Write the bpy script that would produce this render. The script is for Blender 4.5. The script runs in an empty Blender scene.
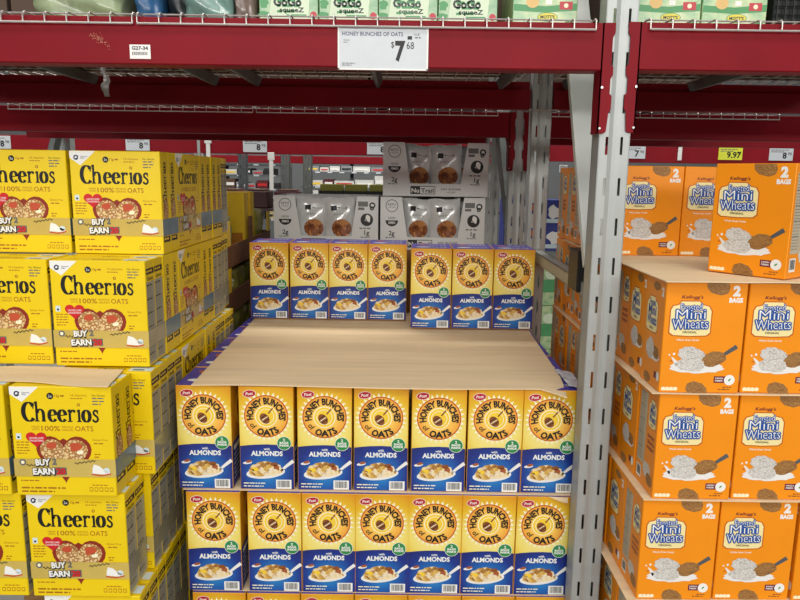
import bpy, bmesh, math, random
from mathutils import Vector, Matrix
random.seed(7)
S = bpy.context.scene
COL = S.collection
R = math.radians
PI = math.pi

# ---------------------------------------------------------------- camera
cam_d = bpy.data.cameras.new('camera')
cam_d.sensor_width = 36.0
cam_d.lens = 36.0 * 700 / 800
cam_d.clip_start = 0.02
cam_d.clip_end = 200
cam = bpy.data.objects.new('camera', cam_d)
COL.objects.link(cam)
cam.matrix_world = Matrix.Translation((0, 0, 1.6)) @ Matrix.Rotation(R(80), 4, 'X') @ Matrix.Rotation(R(0.8), 4, 'Z')
S.camera = cam

# ---------------------------------------------------------------- world, lights, exposure
w = bpy.data.worlds.new('world'); S.world = w
w.use_nodes = True
w.node_tree.nodes['Background'].inputs[0].default_value = (0.93, 0.97, 1.0, 1)
w.node_tree.nodes['Background'].inputs[1].default_value = 0.21

def area(name, loc, target, sx, sy, power, col=(1, 0.97, 0.92)):
    l = bpy.data.lights.new(name, 'AREA'); l.shape = 'RECTANGLE'
    l.size = sx; l.size_y = sy; l.energy = power; l.color = col
    o = bpy.data.objects.new(name, l); COL.objects.link(o)
    o.location = loc
    o.rotation_euler = (Vector(target) - Vector(loc)).to_track_quat('-Z', 'Y').to_euler()
    return o
area('aisle_ceiling_light', (-0.3, -1.2, 6.2), (-0.1, 0.6, 0), 9.0, 1.6, 215)
area('near_ceiling_light', (0.2, -3.4, 5.0), (0, 1.9, 1.1), 7.0, 1.6, 85)
area('rear_hall_ceiling_light', (0.0, -16.0, 5.5), (0, 1.9, 1.3), 20.0, 1.6, 2050)
area('cross_aisle_ceiling_light', (-0.5, 5.3, 6.2), (-0.5, 5.8, 0), 9.0, 1.2, 420)
area('far_aisle_ceiling_light', (-1.5, 9.6, 6.2), (-1.5, 10.3, 0), 9.0, 1.2, 380)

vs = S.view_settings
vs.view_transform = 'Standard'; vs.look = 'None'; vs.gamma = 1.0; vs.use_curve_mapping = False
vs.exposure = -0.08

# ---------------------------------------------------------------- materials
def lin(c):
    if isinstance(c, str):
        c = c.lstrip('#'); c = [int(c[i:i+2], 16) / 255 for i in (0, 2, 4)]
    return tuple((x / 12.92 if x <= 0.04045 else ((x + 0.055) / 1.055) ** 2.4) for x in c) + (1.0,)
MATS = {}
def newmat(name):
    m = bpy.data.materials.new(name); m.use_nodes = True
    MATS[name] = m
    return m, m.node_tree.nodes, m.node_tree.links, m.node_tree.nodes['Principled BSDF']
def plain(name, col, rough=0.5, metal=0.0, spec=0.4, var=0.06, scale=9.0, bump=0.0, bscale=60.0, stretch=None):
    m, N, L, B = newmat(name)
    B.inputs['Roughness'].default_value = rough
    B.inputs['Metallic'].default_value = metal
    B.inputs['Specular IOR Level'].default_value = spec
    c = lin(col)
    tc = N.new('ShaderNodeTexCoord'); mp = N.new('ShaderNodeMapping')
    L.new(tc.outputs['Object'], mp.inputs['Vector'])
    if stretch: mp.inputs['Scale'].default_value = stretch
    nz = N.new('ShaderNodeTexNoise'); nz.inputs['Scale'].default_value = scale
    nz.inputs['Detail'].default_value = 4
    L.new(mp.outputs[0], nz.inputs['Vector'])
    rp = N.new('ShaderNodeValToRGB')
    rp.color_ramp.elements[0].position = 0.3; rp.color_ramp.elements[1].position = 0.7
    rp.color_ramp.elements[0].color = tuple(x * (1 - var) for x in c[:3]) + (1,)
    rp.color_ramp.elements[1].color = tuple(min(1, x * (1 + var)) for x in c[:3]) + (1,)
    L.new(nz.outputs['Fac'], rp.inputs['Fac']); L.new(rp.outputs['Color'], B.inputs['Base Color'])
    if bump:
        n2 = N.new('ShaderNodeTexNoise'); n2.inputs['Scale'].default_value = bscale
        L.new(mp.outputs[0], n2.inputs['Vector'])
        bp = N.new('ShaderNodeBump'); bp.inputs['Strength'].default_value = bump; bp.inputs['Distance'].default_value = 0.004
        L.new(n2.outputs['Fac'], bp.inputs['Height']); L.new(bp.outputs[0], B.inputs['Normal'])
    return m
def food(name, stops, scale, rough=0.55, kind='voronoi', stretch=(1, 1, 1), distort=0.0):
    m, N, L, B = newmat(name)
    B.inputs['Roughness'].default_value = rough
    tc = N.new('ShaderNodeTexCoord'); mp = N.new('ShaderNodeMapping')
    L.new(tc.outputs['Object'], mp.inputs['Vector']); mp.inputs['Scale'].default_value = stretch
    if kind == 'voronoi':
        t = N.new('ShaderNodeTexVoronoi'); t.inputs['Scale'].default_value = scale
        out = t.outputs['Color']
        t2 = N.new('ShaderNodeTexNoise'); t2.inputs['Scale'].default_value = scale * 1.3; t2.inputs['Detail'].default_value = 3
        L.new(mp.outputs[0], t2.inputs['Vector'])
        mx = N.new('ShaderNodeMix'); mx.inputs[0].default_value = 0.5
        sep = N.new('ShaderNodeSeparateColor'); L.new(out, sep.inputs[0])
        L.new(sep.outputs[0], mx.inputs[2]); L.new(t2.outputs['Fac'], mx.inputs[3])
        src = mx.outputs[0]
    elif kind == 'ring':
        t = N.new('ShaderNodeTexVoronoi'); t.inputs['Scale'].default_value = scale
        src = t.outputs['Distance']
    else:
        t = N.new('ShaderNodeTexNoise'); t.inputs['Scale'].default_value = scale; t.inputs['Detail'].default_value = 3
        t.inputs['Distortion'].default_value = distort
        src = t.outputs['Fac']
    L.new(mp.outputs[0], t.inputs['Vector'])
    rp = N.new('ShaderNodeValToRGB'); cr = rp.color_ramp
    while len(cr.elements) < len(stops): cr.elements.new(0.5)
    for e, (p, c) in zip(cr.elements, stops): e.position = p; e.color = lin(c)
    L.new(src, rp.inputs['Fac']); L.new(rp.outputs['Color'], B.inputs['Base Color'])
    return m
def radial(name, centre, radius, stops, rough=0.35, sc=(1, 1, 1)):
    m, N, L, B = newmat(name)
    B.inputs['Roughness'].default_value = rough
    tc = N.new('ShaderNodeTexCoord'); mp = N.new('ShaderNodeMapping'); mp.vector_type = 'POINT'
    L.new(tc.outputs['Object'], mp.inputs['Vector'])
    s = [k / radius for k in sc]
    mp.inputs['Scale'].default_value = s
    mp.inputs['Location'].default_value = [-c * k for c, k in zip(centre, s)]
    ln = N.new('ShaderNodeVectorMath'); ln.operation = 'LENGTH'
    L.new(mp.outputs[0], ln.inputs[0])
    rp = N.new('ShaderNodeValToRGB'); cr = rp.color_ramp
    while len(cr.elements) < len(stops): cr.elements.new(0.5)
    for e, (p, c) in zip(cr.elements, stops): e.position = p; e.color = lin(c)
    L.new(ln.outputs['Value'], rp.inputs['Fac']); L.new(rp.outputs['Color'], B.inputs['Base Color'])
    return m

RED = plain('red_beam_paint', '#82101d', 0.5, spec=0.15, var=0.10, scale=5, bump=0.03, bscale=140)
GREY = plain('galvanised_upright_paint', '#a9adab', 0.42, 0.35, 0.5, 0.05, 14)
DGREY = plain('dark_grey_steel', '#6f7471', 0.45, 0.4, 0.5, 0.08, 10)
WHITEST = plain('white_painted_brace', '#d6dad6', 0.45, 0.1, 0.4, 0.06, 6, bump=0.12, bscale=9)
WIRE = plain('galvanised_wire', '#c3bfba', 0.35, 0.45, 0.5, 0.05, 30)
BOLT = plain('zinc_bolt', '#b7b8b6', 0.3, 0.8)
BLACK = plain('black_ink', '#141312', 0.45)
DARKP = plain('black_plastic', '#1b1b1c', 0.4)
WHITE = plain('white_ink', '#f2f1ec', 0.4, var=0.02)
PAPER = plain('white_label_paper', '#c6cbd0', 0.35, spec=0.6, var=0.03, scale=25)
GREYINK = plain('grey_ink', '#6b6a68', 0.45)
KRAFT = plain('kraft_cardboard', '#e8cfa9', 0.75, spec=0.15, var=0.07, scale=6, bump=0.05, bscale=30, stretch=(0.4, 5, 1))
KEDGE = plain('cardboard_edge', '#c9a574', 0.8, spec=0.1)
WOOD = plain('pallet_wood', '#8d6b47', 0.8, spec=0.15, var=0.2, scale=8, stretch=(1, 8, 8))
FLOORM = plain('polished_concrete', '#8b8984', 0.35, spec=0.4, var=0.08, scale=1.5)
WALLM = plain('warehouse_wall_panel', '#5f6263', 0.7, var=0.03)
FILM = None

# ---------------------------------------------------------------- mesh building
class MB:
    def __init__(s): s.v = []; s.f = []; s.m = []; s.mats = []
    def mi(s, mat):
        if mat not in s.mats: s.mats.append(mat)
        return s.mats.index(mat)
    def add(s, vs, fs, mat):
        o = len(s.v); s.v += [tuple(v) for v in vs]
        k = s.mi(mat)
        for f in fs: s.f.append(tuple(i + o for i in f)); s.m.append(k)
    def box(s, x0, x1, y0, y1, z0, z1, mat, xf=None):
        vs = [(x, y, z) for x in (x0, x1) for y in (y0, y1) for z in (z0, z1)]
        if xf: vs = [tuple(xf @ Vector(v)) for v in vs]
        s.add(vs, [(0, 1, 3, 2), (4, 6, 7, 5), (0, 4, 5, 1), (2, 3, 7, 6), (0, 2, 6, 4), (1, 5, 7, 3)], mat)
    def prism(s, pts, axis, a, b, mat):
        n = len(pts)
        def p3(p, t):
            return {'x': (t, p[0], p[1]), 'y': (p[0], t, p[1]), 'z': (p[0], p[1], t)}[axis]
        vs = [p3(p, a) for p in pts] + [p3(p, b) for p in pts]
        fs = [tuple(range(n)), tuple(range(2 * n - 1, n - 1, -1))]
        fs += [(i, (i + 1) % n, (i + 1) % n + n, i + n) for i in range(n)]
        s.add(vs, fs, mat)
    def tube(s, pts, r, mat, n=6):
        pts = [Vector(p) for p in pts]; vs = []; fs = []
        for i, p in enumerate(pts):
            d = (pts[min(i + 1, len(pts) - 1)] - pts[max(i - 1, 0)]).normalized()
            a = d.cross(Vector((0, 0, 1)))
            if a.length < 1e-3: a = d.cross(Vector((1, 0, 0)))
            a.normalize(); b = d.cross(a)
            for k in range(n):
                t = 2 * PI * k / n
                vs.append(p + (a * math.cos(t) + b * math.sin(t)) * r)
        for i in range(len(pts) - 1):
            for k in range(n):
                fs.append((i * n + k, i * n + (k + 1) % n, (i + 1) * n + (k + 1) % n, (i + 1) * n + k))
        fs.append(tuple(range(n - 1, -1, -1))); fs.append(tuple(range((len(pts) - 1) * n, len(pts) * n)))
        s.add(vs, fs, mat)
    def mesh(s, name, fix=True, bevel=0.0, smooth=False):
        me = bpy.data.meshes.new(name)
        me.from_pydata(s.v, [], s.f)
        for m in s.mats: me.materials.append(m)
        for p, k in zip(me.polygons, s.m): p.material_index = k; p.use_smooth = smooth
        if fix or bevel:
            bm = bmesh.new(); bm.from_mesh(me)
            if bevel:
                bmesh.ops.bevel(bm, geom=list(bm.edges), offset=bevel, segments=1, affect='EDGES', profile=0.5)
            bmesh.ops.recalc_face_normals(bm, faces=bm.faces)
            bm.to_mesh(me); bm.free()
        me.update()
        return me

def obj(name, me, parent=None, loc=None):
    o = bpy.data.objects.new(name, me); COL.objects.link(o)
    if parent: o.parent = parent
    if loc: o.location = loc
    return o
def tag(o, label, cat, group=None):
    o['label'] = label; o['category'] = cat
    if group: o['group'] = group
    return o
def struct(o): o['kind'] = 'structure'; return o
def empty(name, loc=(0, 0, 0), rz=0, rx=0, ry=0):
    o = bpy.data.objects.new(name, None); COL.objects.link(o)
    o.empty_display_size = 0.05
    o.location = loc; o.rotation_euler = (rx, ry, rz)
    return o
def place(kind, name, loc, rz, label, cat, group, rx=0, ry=0, only=None):
    """one individual of a prototype: kind = [(part name, mesh, label or None, [sub parts])]"""
    e = empty(name, loc, rz, rx, ry)
    tag(e, label, cat, group)
    for pn, me, lb, subs in kind:
        o = obj(pn, me, e)
        if lb: o['label'] = lb
        if pn == 'small_print': o['kind'] = 'stuff'
        for sn, sm in subs: obj(sn, sm, o)
    return e

# text: the built-in font turned into flat faces, cached
TXT = {}
def text_geo(s, bold=0.0):
    k = (s, bold)
    if k in TXT: return TXT[k]
    cu = bpy.data.curves.new('txt', 'FONT'); cu.body = s; cu.size = 1; cu.resolution_u = 2
    cu.offset = bold; cu.fill_mode = 'FRONT'
    o = bpy.data.objects.new('txt', cu); COL.objects.link(o)
    dg = bpy.context.evaluated_depsgraph_get()
    me = bpy.data.meshes.new_from_object(o.evaluated_get(dg))
    vs = [(v.co.x, v.co.y) for v in me.vertices]
    fs = [tuple(p.vertices) for p in me.polygons]
    bpy.data.objects.remove(o); bpy.data.curves.remove(cu); bpy.data.meshes.remove(me)
    xs = [v[0] for v in vs]; ys = [v[1] for v in vs]
    TXT[k] = (vs, fs, min(xs), max(xs), min(ys), max(ys))
    return TXT[k]

STEP = 0.00022
class Print:
    """flat print on one face of a carton; u to the right, v up, in metres"""
    def __init__(s, mb, face, w, d, h, base=1):
        s.mb = mb; s.face = face; s.w = w; s.d = d; s.h = h; s.base = base; s.l = 0
    def p3(s, u, v, layer):
        o = (s.base + layer + 1) * STEP; w, d, h = s.w, s.d, s.h
        if s.face == 'front': return (u - w / 2, -d / 2 - o, v)
        if s.face == 'back': return (w / 2 - u, d / 2 + o, v)
        if s.face == 'right': return (w / 2 + o, u - d / 2, v)
        if s.face == 'left': return (-w / 2 - o, d / 2 - u, v)
        if s.face == 'top': return (u - w / 2, v - d / 2, h + o)
    def raw(s, vs, fs, mat, layer): s.mb.add([s.p3(u, v, layer) for u, v in vs], fs, mat)
    def poly(s, pts, mat, layer=0): s.raw(pts, [tuple(range(len(pts)))], mat, layer)
    def rect(s, u0, v0, u1, v1, mat, layer=0): s.poly([(u0, v0), (u1, v0), (u1, v1), (u0, v1)], mat, layer)
    def ell(s, u, v, rx, ry, mat, layer=0, n=24, rot=0, a0=0, a1=2 * PI):
        full = abs(a1 - a0 - 2 * PI) < 1e-6
        m = n if full else n + 1
        pts = []
        for i in range(m):
            t = a0 + (a1 - a0) * i / n
            x, y = rx * math.cos(t), ry * math.sin(t)
            pts.append((u + x * math.cos(rot) - y * math.sin(rot), v + x * math.sin(rot) + y * math.cos(rot)))
        s.poly(pts, mat, layer)
    def ring(s, u, v, r0, r1, mat, layer=0, n=32, a0=0, a1=2 * PI):
        vs = []; fs = []
        for i in range(n + 1):
            t = a0 + (a1 - a0) * i / n
            vs += [(u + r0 * math.cos(t), v + r0 * math.sin(t)), (u + r1 * math.cos(t), v + r1 * math.sin(t))]
            if i < n: fs.append((2 * i, 2 * i + 1, 2 * i + 3, 2 * i + 2))
        s.raw(vs, fs, mat, layer)
    def blob(s, u, v, rx, ry, mat, layer=0, n=22, amp=0.1, seed=1, rot=0):
        rnd = random.Random(seed); pts = []
        for i in range(n):
            t = 2 * PI * i / n; k = 1 + amp * (rnd.random() * 2 - 1)
            x, y = rx * k * math.cos(t), ry * k * math.sin(t)
            pts.append((u + x * math.cos(rot) - y * math.sin(rot), v + x * math.sin(rot) + y * math.cos(rot)))
        s.poly(pts, mat, layer)
    def heart(s, u, v, w, h, mat, layer=0, n=36):
        pts = []
        for i in range(n):
            t = 2 * PI * i / n
            x = 16 * math.sin(t) ** 3 / 32
            y = (13 * math.cos(t) - 5 * math.cos(2 * t) - 2 * math.cos(3 * t) - math.cos(4 * t) + 2.5) / 29
            pts.append((u + x * w, v + y * h))
        s.poly(pts, mat, layer)
    def stroke(s, pts, wid, mat, layer=0):
        vs = []; fs = []
        for i, (x, y) in enumerate(pts):
            a = pts[max(i - 1, 0)]; b = pts[min(i + 1, len(pts) - 1)]
            dx, dy = b[0] - a[0], b[1] - a[1]; l = math.hypot(dx, dy) or 1
            k = wid(dx / l, dy / l, i / (len(pts) - 1)) if callable(wid) else wid
            nx, ny = -dy / l * k / 2, dx / l * k / 2
            vs += [(x + nx, y + ny), (x - nx, y - ny)]
            if i: fs.append((2 * i - 2, 2 * i - 1, 2 * i + 1, 2 * i))
        s.raw(vs, fs, mat, layer)
    def text(s, t, u, v, height, mat, layer=0, width=None, bold=0.0, align='c', rot=0, slant=0, cap=None, outline=0):
        vs, fs, x0, x1, y0, y1 = text_geo(t, bold)
        if outline: vs, fs = text_geo(t, outline)[:2]
        ch = cap or (y1 - max(y0, -0.02)) or 1
        k = height / ch; kx = k if width is None else width / (x1 - x0)
        off = {'c': -(x0 + x1) / 2, 'l': -x0, 'r': -x1}[align]
        out = []
        for x, y in vs:
            px, py = (x + off) * kx + slant * y * k, y * k
            out.append((u + px * math.cos(rot) - py * math.sin(rot), v + px * math.sin(rot) + py * math.cos(rot)))
        s.raw(out, fs, mat, layer)
    def arc(s, t, u, v, r, height, mid, mat, layer=0, span=None, bold=0.02, top=True):
        vs, fs, x0, x1, y0, y1 = text_geo(t, bold)
        k = height / (y1 - max(y0, -0.02)); n = span / (x1 - x0)
        out = []
        for x, y in vs:
            xx = (x - (x0 + x1) / 2) * n
            if top: th = mid - xx; rr = r + y * k
            else: th = mid + xx; rr = r - y * k
            out.append((u + rr * math.cos(th), v + rr * math.sin(th)))
        s.raw(out, fs, mat, layer)
    def lines(s, u0, v0, u1, n, pitch, th, mat, layer=0, seed=0):
        rnd = random.Random(seed)
        for i in range(n):
            u = u0; v = v0 - i * pitch; end = u0 + (u1 - u0) * (1 if i < n - 1 else 0.75)
            while u < end:
                l = th * rnd.uniform(1.5, 5); s.rect(u, v, min(u + l, end), v + th, mat, layer); u += l + th * 0.8
    def barcode(s, u0, v0, u1, v1, layer=0, seed=3):
        rnd = random.Random(seed)
        s.rect(u0, v0, u1, v1, WHITE, layer)
        mx = (u1 - u0) * 0.1; u = u0 + mx
        while u < u1 - mx:
            l = (u1 - u0) * rnd.uniform(0.015, 0.05)
            s.rect(u, v0 + (v1 - v0) * 0.18, min(u + l, u1 - mx), v1 - (v1 - v0) * 0.1, BLACK, layer + 1)
            u += l + (u1 - u0) * rnd.uniform(0.015, 0.045)

def carton_mesh(name, w, d, h, mat, top=None, bevel=0.0018, seam=None):
    mb = MB(); mb.box(-w / 2, w / 2, -d / 2, d / 2, 0, h, mat)
    me = mb.mesh(name, bevel=bevel)
    if top:
        me.materials.append(top)
        for p in me.polygons:
            if p.normal.z > 0.9: p.material_index = 1
    return me

# ================================================================= SETTING
FZ = -0.05
mb = MB(); mb.box(-9, 9, -5, 20, FZ - 0.1, FZ, FLOORM)
struct(obj('floor', mb.mesh('floor')))
mb = MB(); mb.box(-9, 9, 14.0, 14.2, FZ, 6, WALLM)
struct(obj('wall_back', mb.mesh('wall_back')))

# ================================================================= RACKING
def post_mesh(name, height, wd=0.078, dp=0.07, pitch=0.1016, z_slot=0.0, mat=GREY):
    """C-shaped column with two rows of real slots in its face (face looks to -y)"""
    mb = MB(); hw = wd / 2; sx = 0.0185; sw = 0.0033; sh = 0.022; t = 0.0026
    us = [-hw, -sx - sw, -sx + sw, -0.004, 0.004, sx - sw, sx + sw, hw]
    groove = {3: 0.0025, 4: 0.0025}
    zs = [0.0]; k = 0
    slots = []
    z = z_slot
    while z < height - sh:
        if z - sh > 0: slots.append((z - sh, z + sh))
        z += pitch
    for a, b in slots: zs += [a, b]
    zs.append(height)
    isslot = [False] + [True, False] * len(slots)
    for sgn, y0 in ((1, 0.0), (-1, t)):
        vs = [(u, y0 + groove.get(i, 0), z) for z in zs for i, u in enumerate(us)]
        n = len(us); fs = []
        for j in range(len(zs) - 1):
            for i in range(n - 1):
                if isslot[j] and i in (1, 5): continue
                fs.append((j * n + i, j * n + i + 1, (j + 1) * n + i + 1, (j + 1) * n + i))
        mb.add(vs, fs, mat)
    for a, b in slots:
        for c in (-sx, sx):
            vs = [(c - sw, 0, a), (c + sw, 0, a), (c + sw, 0, b), (c - sw, 0, b), (c - sw, t, a), (c + sw, t, a), (c + sw, t, b), (c - sw, t, b)]
            mb.add(vs, [(0, 1, 5, 4), (1, 2, 6, 5), (2, 3, 7, 6), (3, 0, 4, 7)], mat)
    for s_ in (-1, 1):
        x = s_ * hw
        mb.box(min(x, x - s_ * t), max(x, x - s_ * t), 0.0, dp, 0, height, mat)
        mb.box(min(x, x - s_ * 0.018), max(x, x - s_ * 0.018), dp - t, dp, 0, height, mat)
    me = mb.mesh(name, fix=False)
    return me

def frame(loc, depth, label, rz=0.0, brace_pts=None, struts=(1.308,), height=2.9, slot0=0.06, sheet=False, group='grey rack frames'):
    e = empty('rack_upright_frame', loc, rz)
    tag(e, label, 'rack frame', group)
    pm = post_mesh('post', height, z_slot=slot0)
    p = obj('post', pm, e); p2 = obj('post', pm, e, (0, depth - 0.07, 0))
    for zz in struts:
        mb = MB()
        a, b = 0.075, depth - 0.075
        mb.box(-0.020, 0.020, a - 0.02, b + 0.02, zz - 0.028, zz - 0.025, GREY)
        mb.box(-0.020, -0.0172, a - 0.02, b + 0.02, zz - 0.028, zz + 0.012, GREY)
        mb.box(0.0172, 0.020, a - 0.02, b + 0.02, zz - 0.028, zz + 0.012, GREY)
        mb.box(-0.02, 0.02, a - 0.02, b + 0.02, zz + 0.009, zz + 0.012, GREY)
        obj('strut', mb.mesh('strut'), e)
    for (ya, za, yb, zb, wdt) in (brace_pts or []):
        mb = MB()
        L_ = math.hypot(yb - ya, zb - za); an = math.atan2(zb - za, yb - ya)
        xf = Matrix.Translation((0, ya, za)) @ Matrix.Rotation(an, 4, 'X')
        m_ = WHITEST if sheet else DGREY
        if sheet:      # broad web turned to the front
            mb.box(-.036, .046, 0, L_, .010, .0125, m_, xf); mb.box(-.036, -.0335, 0, L_, -.012, .010, m_, xf); mb.box(.0435, .046, 0, L_, -.012, .010, m_, xf)
            obj('brace', mb.mesh('brace'), e)['label'] = 'whitish diagonal channel brace'
            continue
        mb.box(-0.018, -0.0155, 0, L_, -wdt / 2, wdt / 2, m_, xf)
        mb.box(-0.018, 0.016, 0, L_, -wdt / 2, -wdt / 2 + 0.0025, m_, xf)
        mb.box(-0.018, 0.016, 0, L_, wdt / 2 - 0.0025, wdt / 2, m_, xf)
        obj('brace', mb.mesh('brace'), e)
    return e

def bolt_mesh(r=0.0032, l=0.004):
    mb = MB(); mb.prism([(r * math.cos(PI * k / 3), r * math.sin(PI * k / 3)) for k in range(6)], 'y', -l, 0.0, BOLT)
    return mb.mesh('bolt')
BOLTM = bolt_mesh()

def beam(x0, x1, yf, z0, z1, label, group, ends=(True, True), face=1, conn=0.262, tags=None, deep=0.06):
    """step beam between two uprights; face=1 looks to -y, face=-1 looks to +y"""
    e = empty('rack_beam', ((x0 + x1) / 2, yf, z0)); tag(e, label, 'beam', group); e['kind'] = 'thing'
    if face < 0: e.rotation_euler = (0, 0, PI)
    hw = (x1 - x0) / 2; h = z1 - z0
    mb = MB()
    # profile in (y, z): front face, step at the back for the deck to sit in
    pr = [(0, 0.003), (0.003, 0), (deep, 0), (deep, h * 0.68), (deep * 0.58, h * 0.68), (deep * 0.58, h), (0.003, h), (0, h - 0.003)]
    mb.prism(pr, 'x', -hw + 0.004, hw - 0.004, RED)
    obj('beam_body', mb.mesh('beam_body'), e)
    for sgn, on in ((-1, ends[0]), (1, ends[1])):
        if not on: continue
        mb = MB()
        xo = sgn * hw
        # angle bracket: plate on the post face with hook teeth, flange at the beam end
        T = h; Bt = h - conn; f = sgn
        c = 0.022 ; tooth = 0.010
        out = [(0, T), (c + tooth * .9, T), (c + tooth * .9, T - 0.024), (c + tooth * .35, T - 0.034), (c + tooth * .35, T - 0.098), (c + tooth * .9, T - 0.104), (c + tooth * .9, T - 0.122), (c + tooth * .35, T - 0.132),
               (c + tooth * .35, T - 0.166), (c + tooth * .9, T - 0.172), (c + tooth * .9, T - 0.204), (c + tooth * .35, T - 0.212), (c, Bt + 0.004), (c - 0.006, Bt), (0, Bt)]
        pts = [(xo - f * 0.008 + f * a, b) for a, b in out]
        mb.prism(pts, 'y', -0.0012, 0.0022, RED)
        mb.box(min(xo - f * 0.008, xo - f * 0.0045), max(xo - f * 0.008, xo - f * 0.0045), -0.0012, deep, Bt, T, RED)
        o = obj('end_connector', mb.mesh('end_connector'), e)
        for zz in (Bt + 0.012, Bt + 0.11):
            b = obj('bolt', BOLTM, o, (xo - f * 0.003, -0.0012, zz))
    return e

XF = 0.532      # upright of this bay, centre
FR_Y = 1.80
fr1 = frame((XF, FR_Y, FZ), 1.14, 'light grey slotted upright frame standing between the blue and the orange cereal stacks', R(-1.15),
            brace_pts=[(0.09, 1.418, 0.78, 2.522, 0.066)], struts=(1.352, 0.30, 2.56), sheet=True, slot0=0.006)
fr2 = frame((0.532, 3.27, FZ), 0.95, 'grey slotted upright frame further back, beside the white pouch tray', 0,
            brace_pts=[(0.15, 1.40, 0.80, 2.05, 0.10)], struts=(0.9,), slot0=0.03)
fr3 = frame((-2.24, FR_Y, FZ), 1.14, 'grey upright frame at the left end of the near bay', 0, slot0=0.006)
fr4 = frame((3.32, FR_Y, FZ), 1.14, 'grey upright frame at the right end of the orange cereal bay', 0, slot0=0.006)
fr5 = frame((-2.16, 3.66, FZ), 0.98, 'grey upright frame behind the yellow cereal stacks', 0,
            brace_pts=[(0.75, 1.75, 0.9, 2.0, 0.07)], slot0=0.03)

BX0, BX1 = -2.24 + 0.039, XF - 0.039
BY = 1.794
beam(BX0, BX1, BY, 1.863, 1.975, 'dark red beam across the top that carries the price sign', 'red rack beams')
beam(XF + 0.039, 3.28, BY, 1.866, 1.978, 'dark red beam across the top right above the orange cereal', 'red rack beams')
beam(BX0, 0.512, 2.945, 1.872, 1.980, 'dark red rear beam just below and behind the price sign beam', 'red rack beams', face=-1, ends=(False, False))
beam(0.596, 3.28, 2.945, 1.872, 1.980, 'dark red rear beam above the orange cereal', 'red rack beams', face=-1, ends=(False, False))
beam(-2.2, 0.493, 3.264, 1.782, 1.894, 'dark red beam of the rack behind, third one down on the left', 'red rack beams')
beam(0.571, 3.3, 3.264, 1.782, 1.894, 'dark red beam of the rack behind, third one down on the right', 'red rack beams')
beam(-2.2, 0.493, 4.25, 1.795, 1.90, 'shaded red rear beam of the rack behind on the left', 'red rack beams', face=-1, ends=(False, False))
beam(0.571, 3.3, 4.25, 1.795, 1.90, 'shaded red rear beam of the rack behind on the right', 'red rack beams', face=-1, ends=(False, False))

# cross rod through the rear upright
mb = MB(); mb.tube([(0.50, 2.862, 1.868), (0.612, 2.862, 1.868)], 0.003, WIRE); 
o = obj('tie_rod', mb.mesh('tie_rod')); tag(o, 'thin bright tie rod across the rear upright below the red beam', 'rod')

def deck(x0, x1, yf, yb, z, chans, label, group='wire decks', lip=0.02):
    e = empty('wire_deck', ((x0 + x1) / 2, yf, z)); tag(e, label, 'wire deck', group)
    cx = (x0 + x1) / 2
    mb = MB()
    n = max(2, round((x1 - x0) / 0.0535))
    for i in range(n + 1):
        x = x0 - cx + (x1 - x0) * i / n
        mb.tube([(x, -0.004, -lip), (x, -0.004, 0.002), (x, 0.003, 0.0065), (x, yb - yf, 0.0065)], 0.0021, WIRE, 5)
    mb.tube([(x0 - cx, -0.0075, -lip), (x1 - cx, -0.0075, -lip)], 0.0026, WIRE, 6)
    y = 0.04
    while y < yb - yf:
        mb.tube([(x0 - cx, y, 0.0105), (x1 - cx, y, 0.0105)], 0.0021, WIRE, 5); y += 0.105
    obj('wire_mesh', mb.mesh('wire_mesh', fix=False), e)
    for c in chans:
        mb = MB()
        a, b = 0.062, yb - yf - 0.036
        mb.prism([(-0.019, 0.003), (-0.006, -0.03), (0.006, -0.03), (0.019, 0.003), (0.016, 0.003), (0.004, -0.027), (-0.004, -0.027), (-0.016, 0.003)], 'y', a, b, DGREY)
        o = obj('channel', mb.mesh('channel'), e, (c - cx, 0, 0))
    return e
deck(-0.646, 0.466, BY - 0.004, 2.935, 1.9765, (-0.58, -0.10, 0.39), 'galvanised wire deck on the top red beam behind the price sign')
deck(-1.77, -0.658, BY - 0.004, 2.935, 1.9765, (-1.70, -1.23, -0.75), 'galvanised wire deck on the top red beam at the far left')
deck(0.598, 1.71, BY - 0.004, 2.935, 1.9795, (0.65, 1.15, 1.64), 'galvanised wire deck on the top right red beam')
deck(-0.66, 0.43, 3.26, 4.24, 1.8955, (-0.6, -0.1, 0.38), 'wire deck on the third red beam in the middle')
deck(-1.78, -0.675, 3.26, 4.24, 1.8955, (-1.7, -1.2, -0.72), 'wire deck on the third red beam at the left')
deck(0.60, 1.70, 3.26, 4.24, 1.8955, (0.66, 1.15, 1.64), 'wire deck on the third red beam at the right')

# ================================================================= PRODUCT KINDS
# ---- oat and almond cereal box (yellow / blue)
HW, HD, HH = 0.156, 0.19, 0.309
H_TOP = plain('violet_carton_top', '#4a40a4', 0.4, var=0.08)
H_AMB = plain('amber_carton_side', '#d59a1c', 0.4, var=0.12, scale=12)
H_BLUE2 = plain('deep_blue_side', '#1c2f86', 0.4)
SUNC = (0, -HD / 2, 0.715 * HH)
H_YEL = radial('golden_sun_print', (0, -HD / 2, 0.60 * HH), 0.145, [(0.0, '#f8eea6'), (0.48, '#f1dc70'), (0.70, '#e6b826'), (1.0, '#d98a12')])
H_BLU = radial('blue_panel_print', (0, -HD / 2, 0.17 * HH), 0.10, [(0.0, '#2f93d2'), (0.40, '#1a63b2'), (0.75, '#162f86'), (1.0, '#16246f')])
H_RING = radial('orange_ring_print', SUNC, 0.066, [(0.0, '#ffe680'), (0.55, '#fbc857'), (1.0, '#ee9a33')])
ORED = plain('burnt_orange_ink', '#c4611b', 0.4)
CREAM = plain('cream_ink', '#fbf3cf', 0.4, var=0.02)
GOLD = plain('gold_ink', '#f6cf3c', 0.4)
POSTR = plain('crimson_badge_ink', '#b8232f', 0.4)
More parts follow.
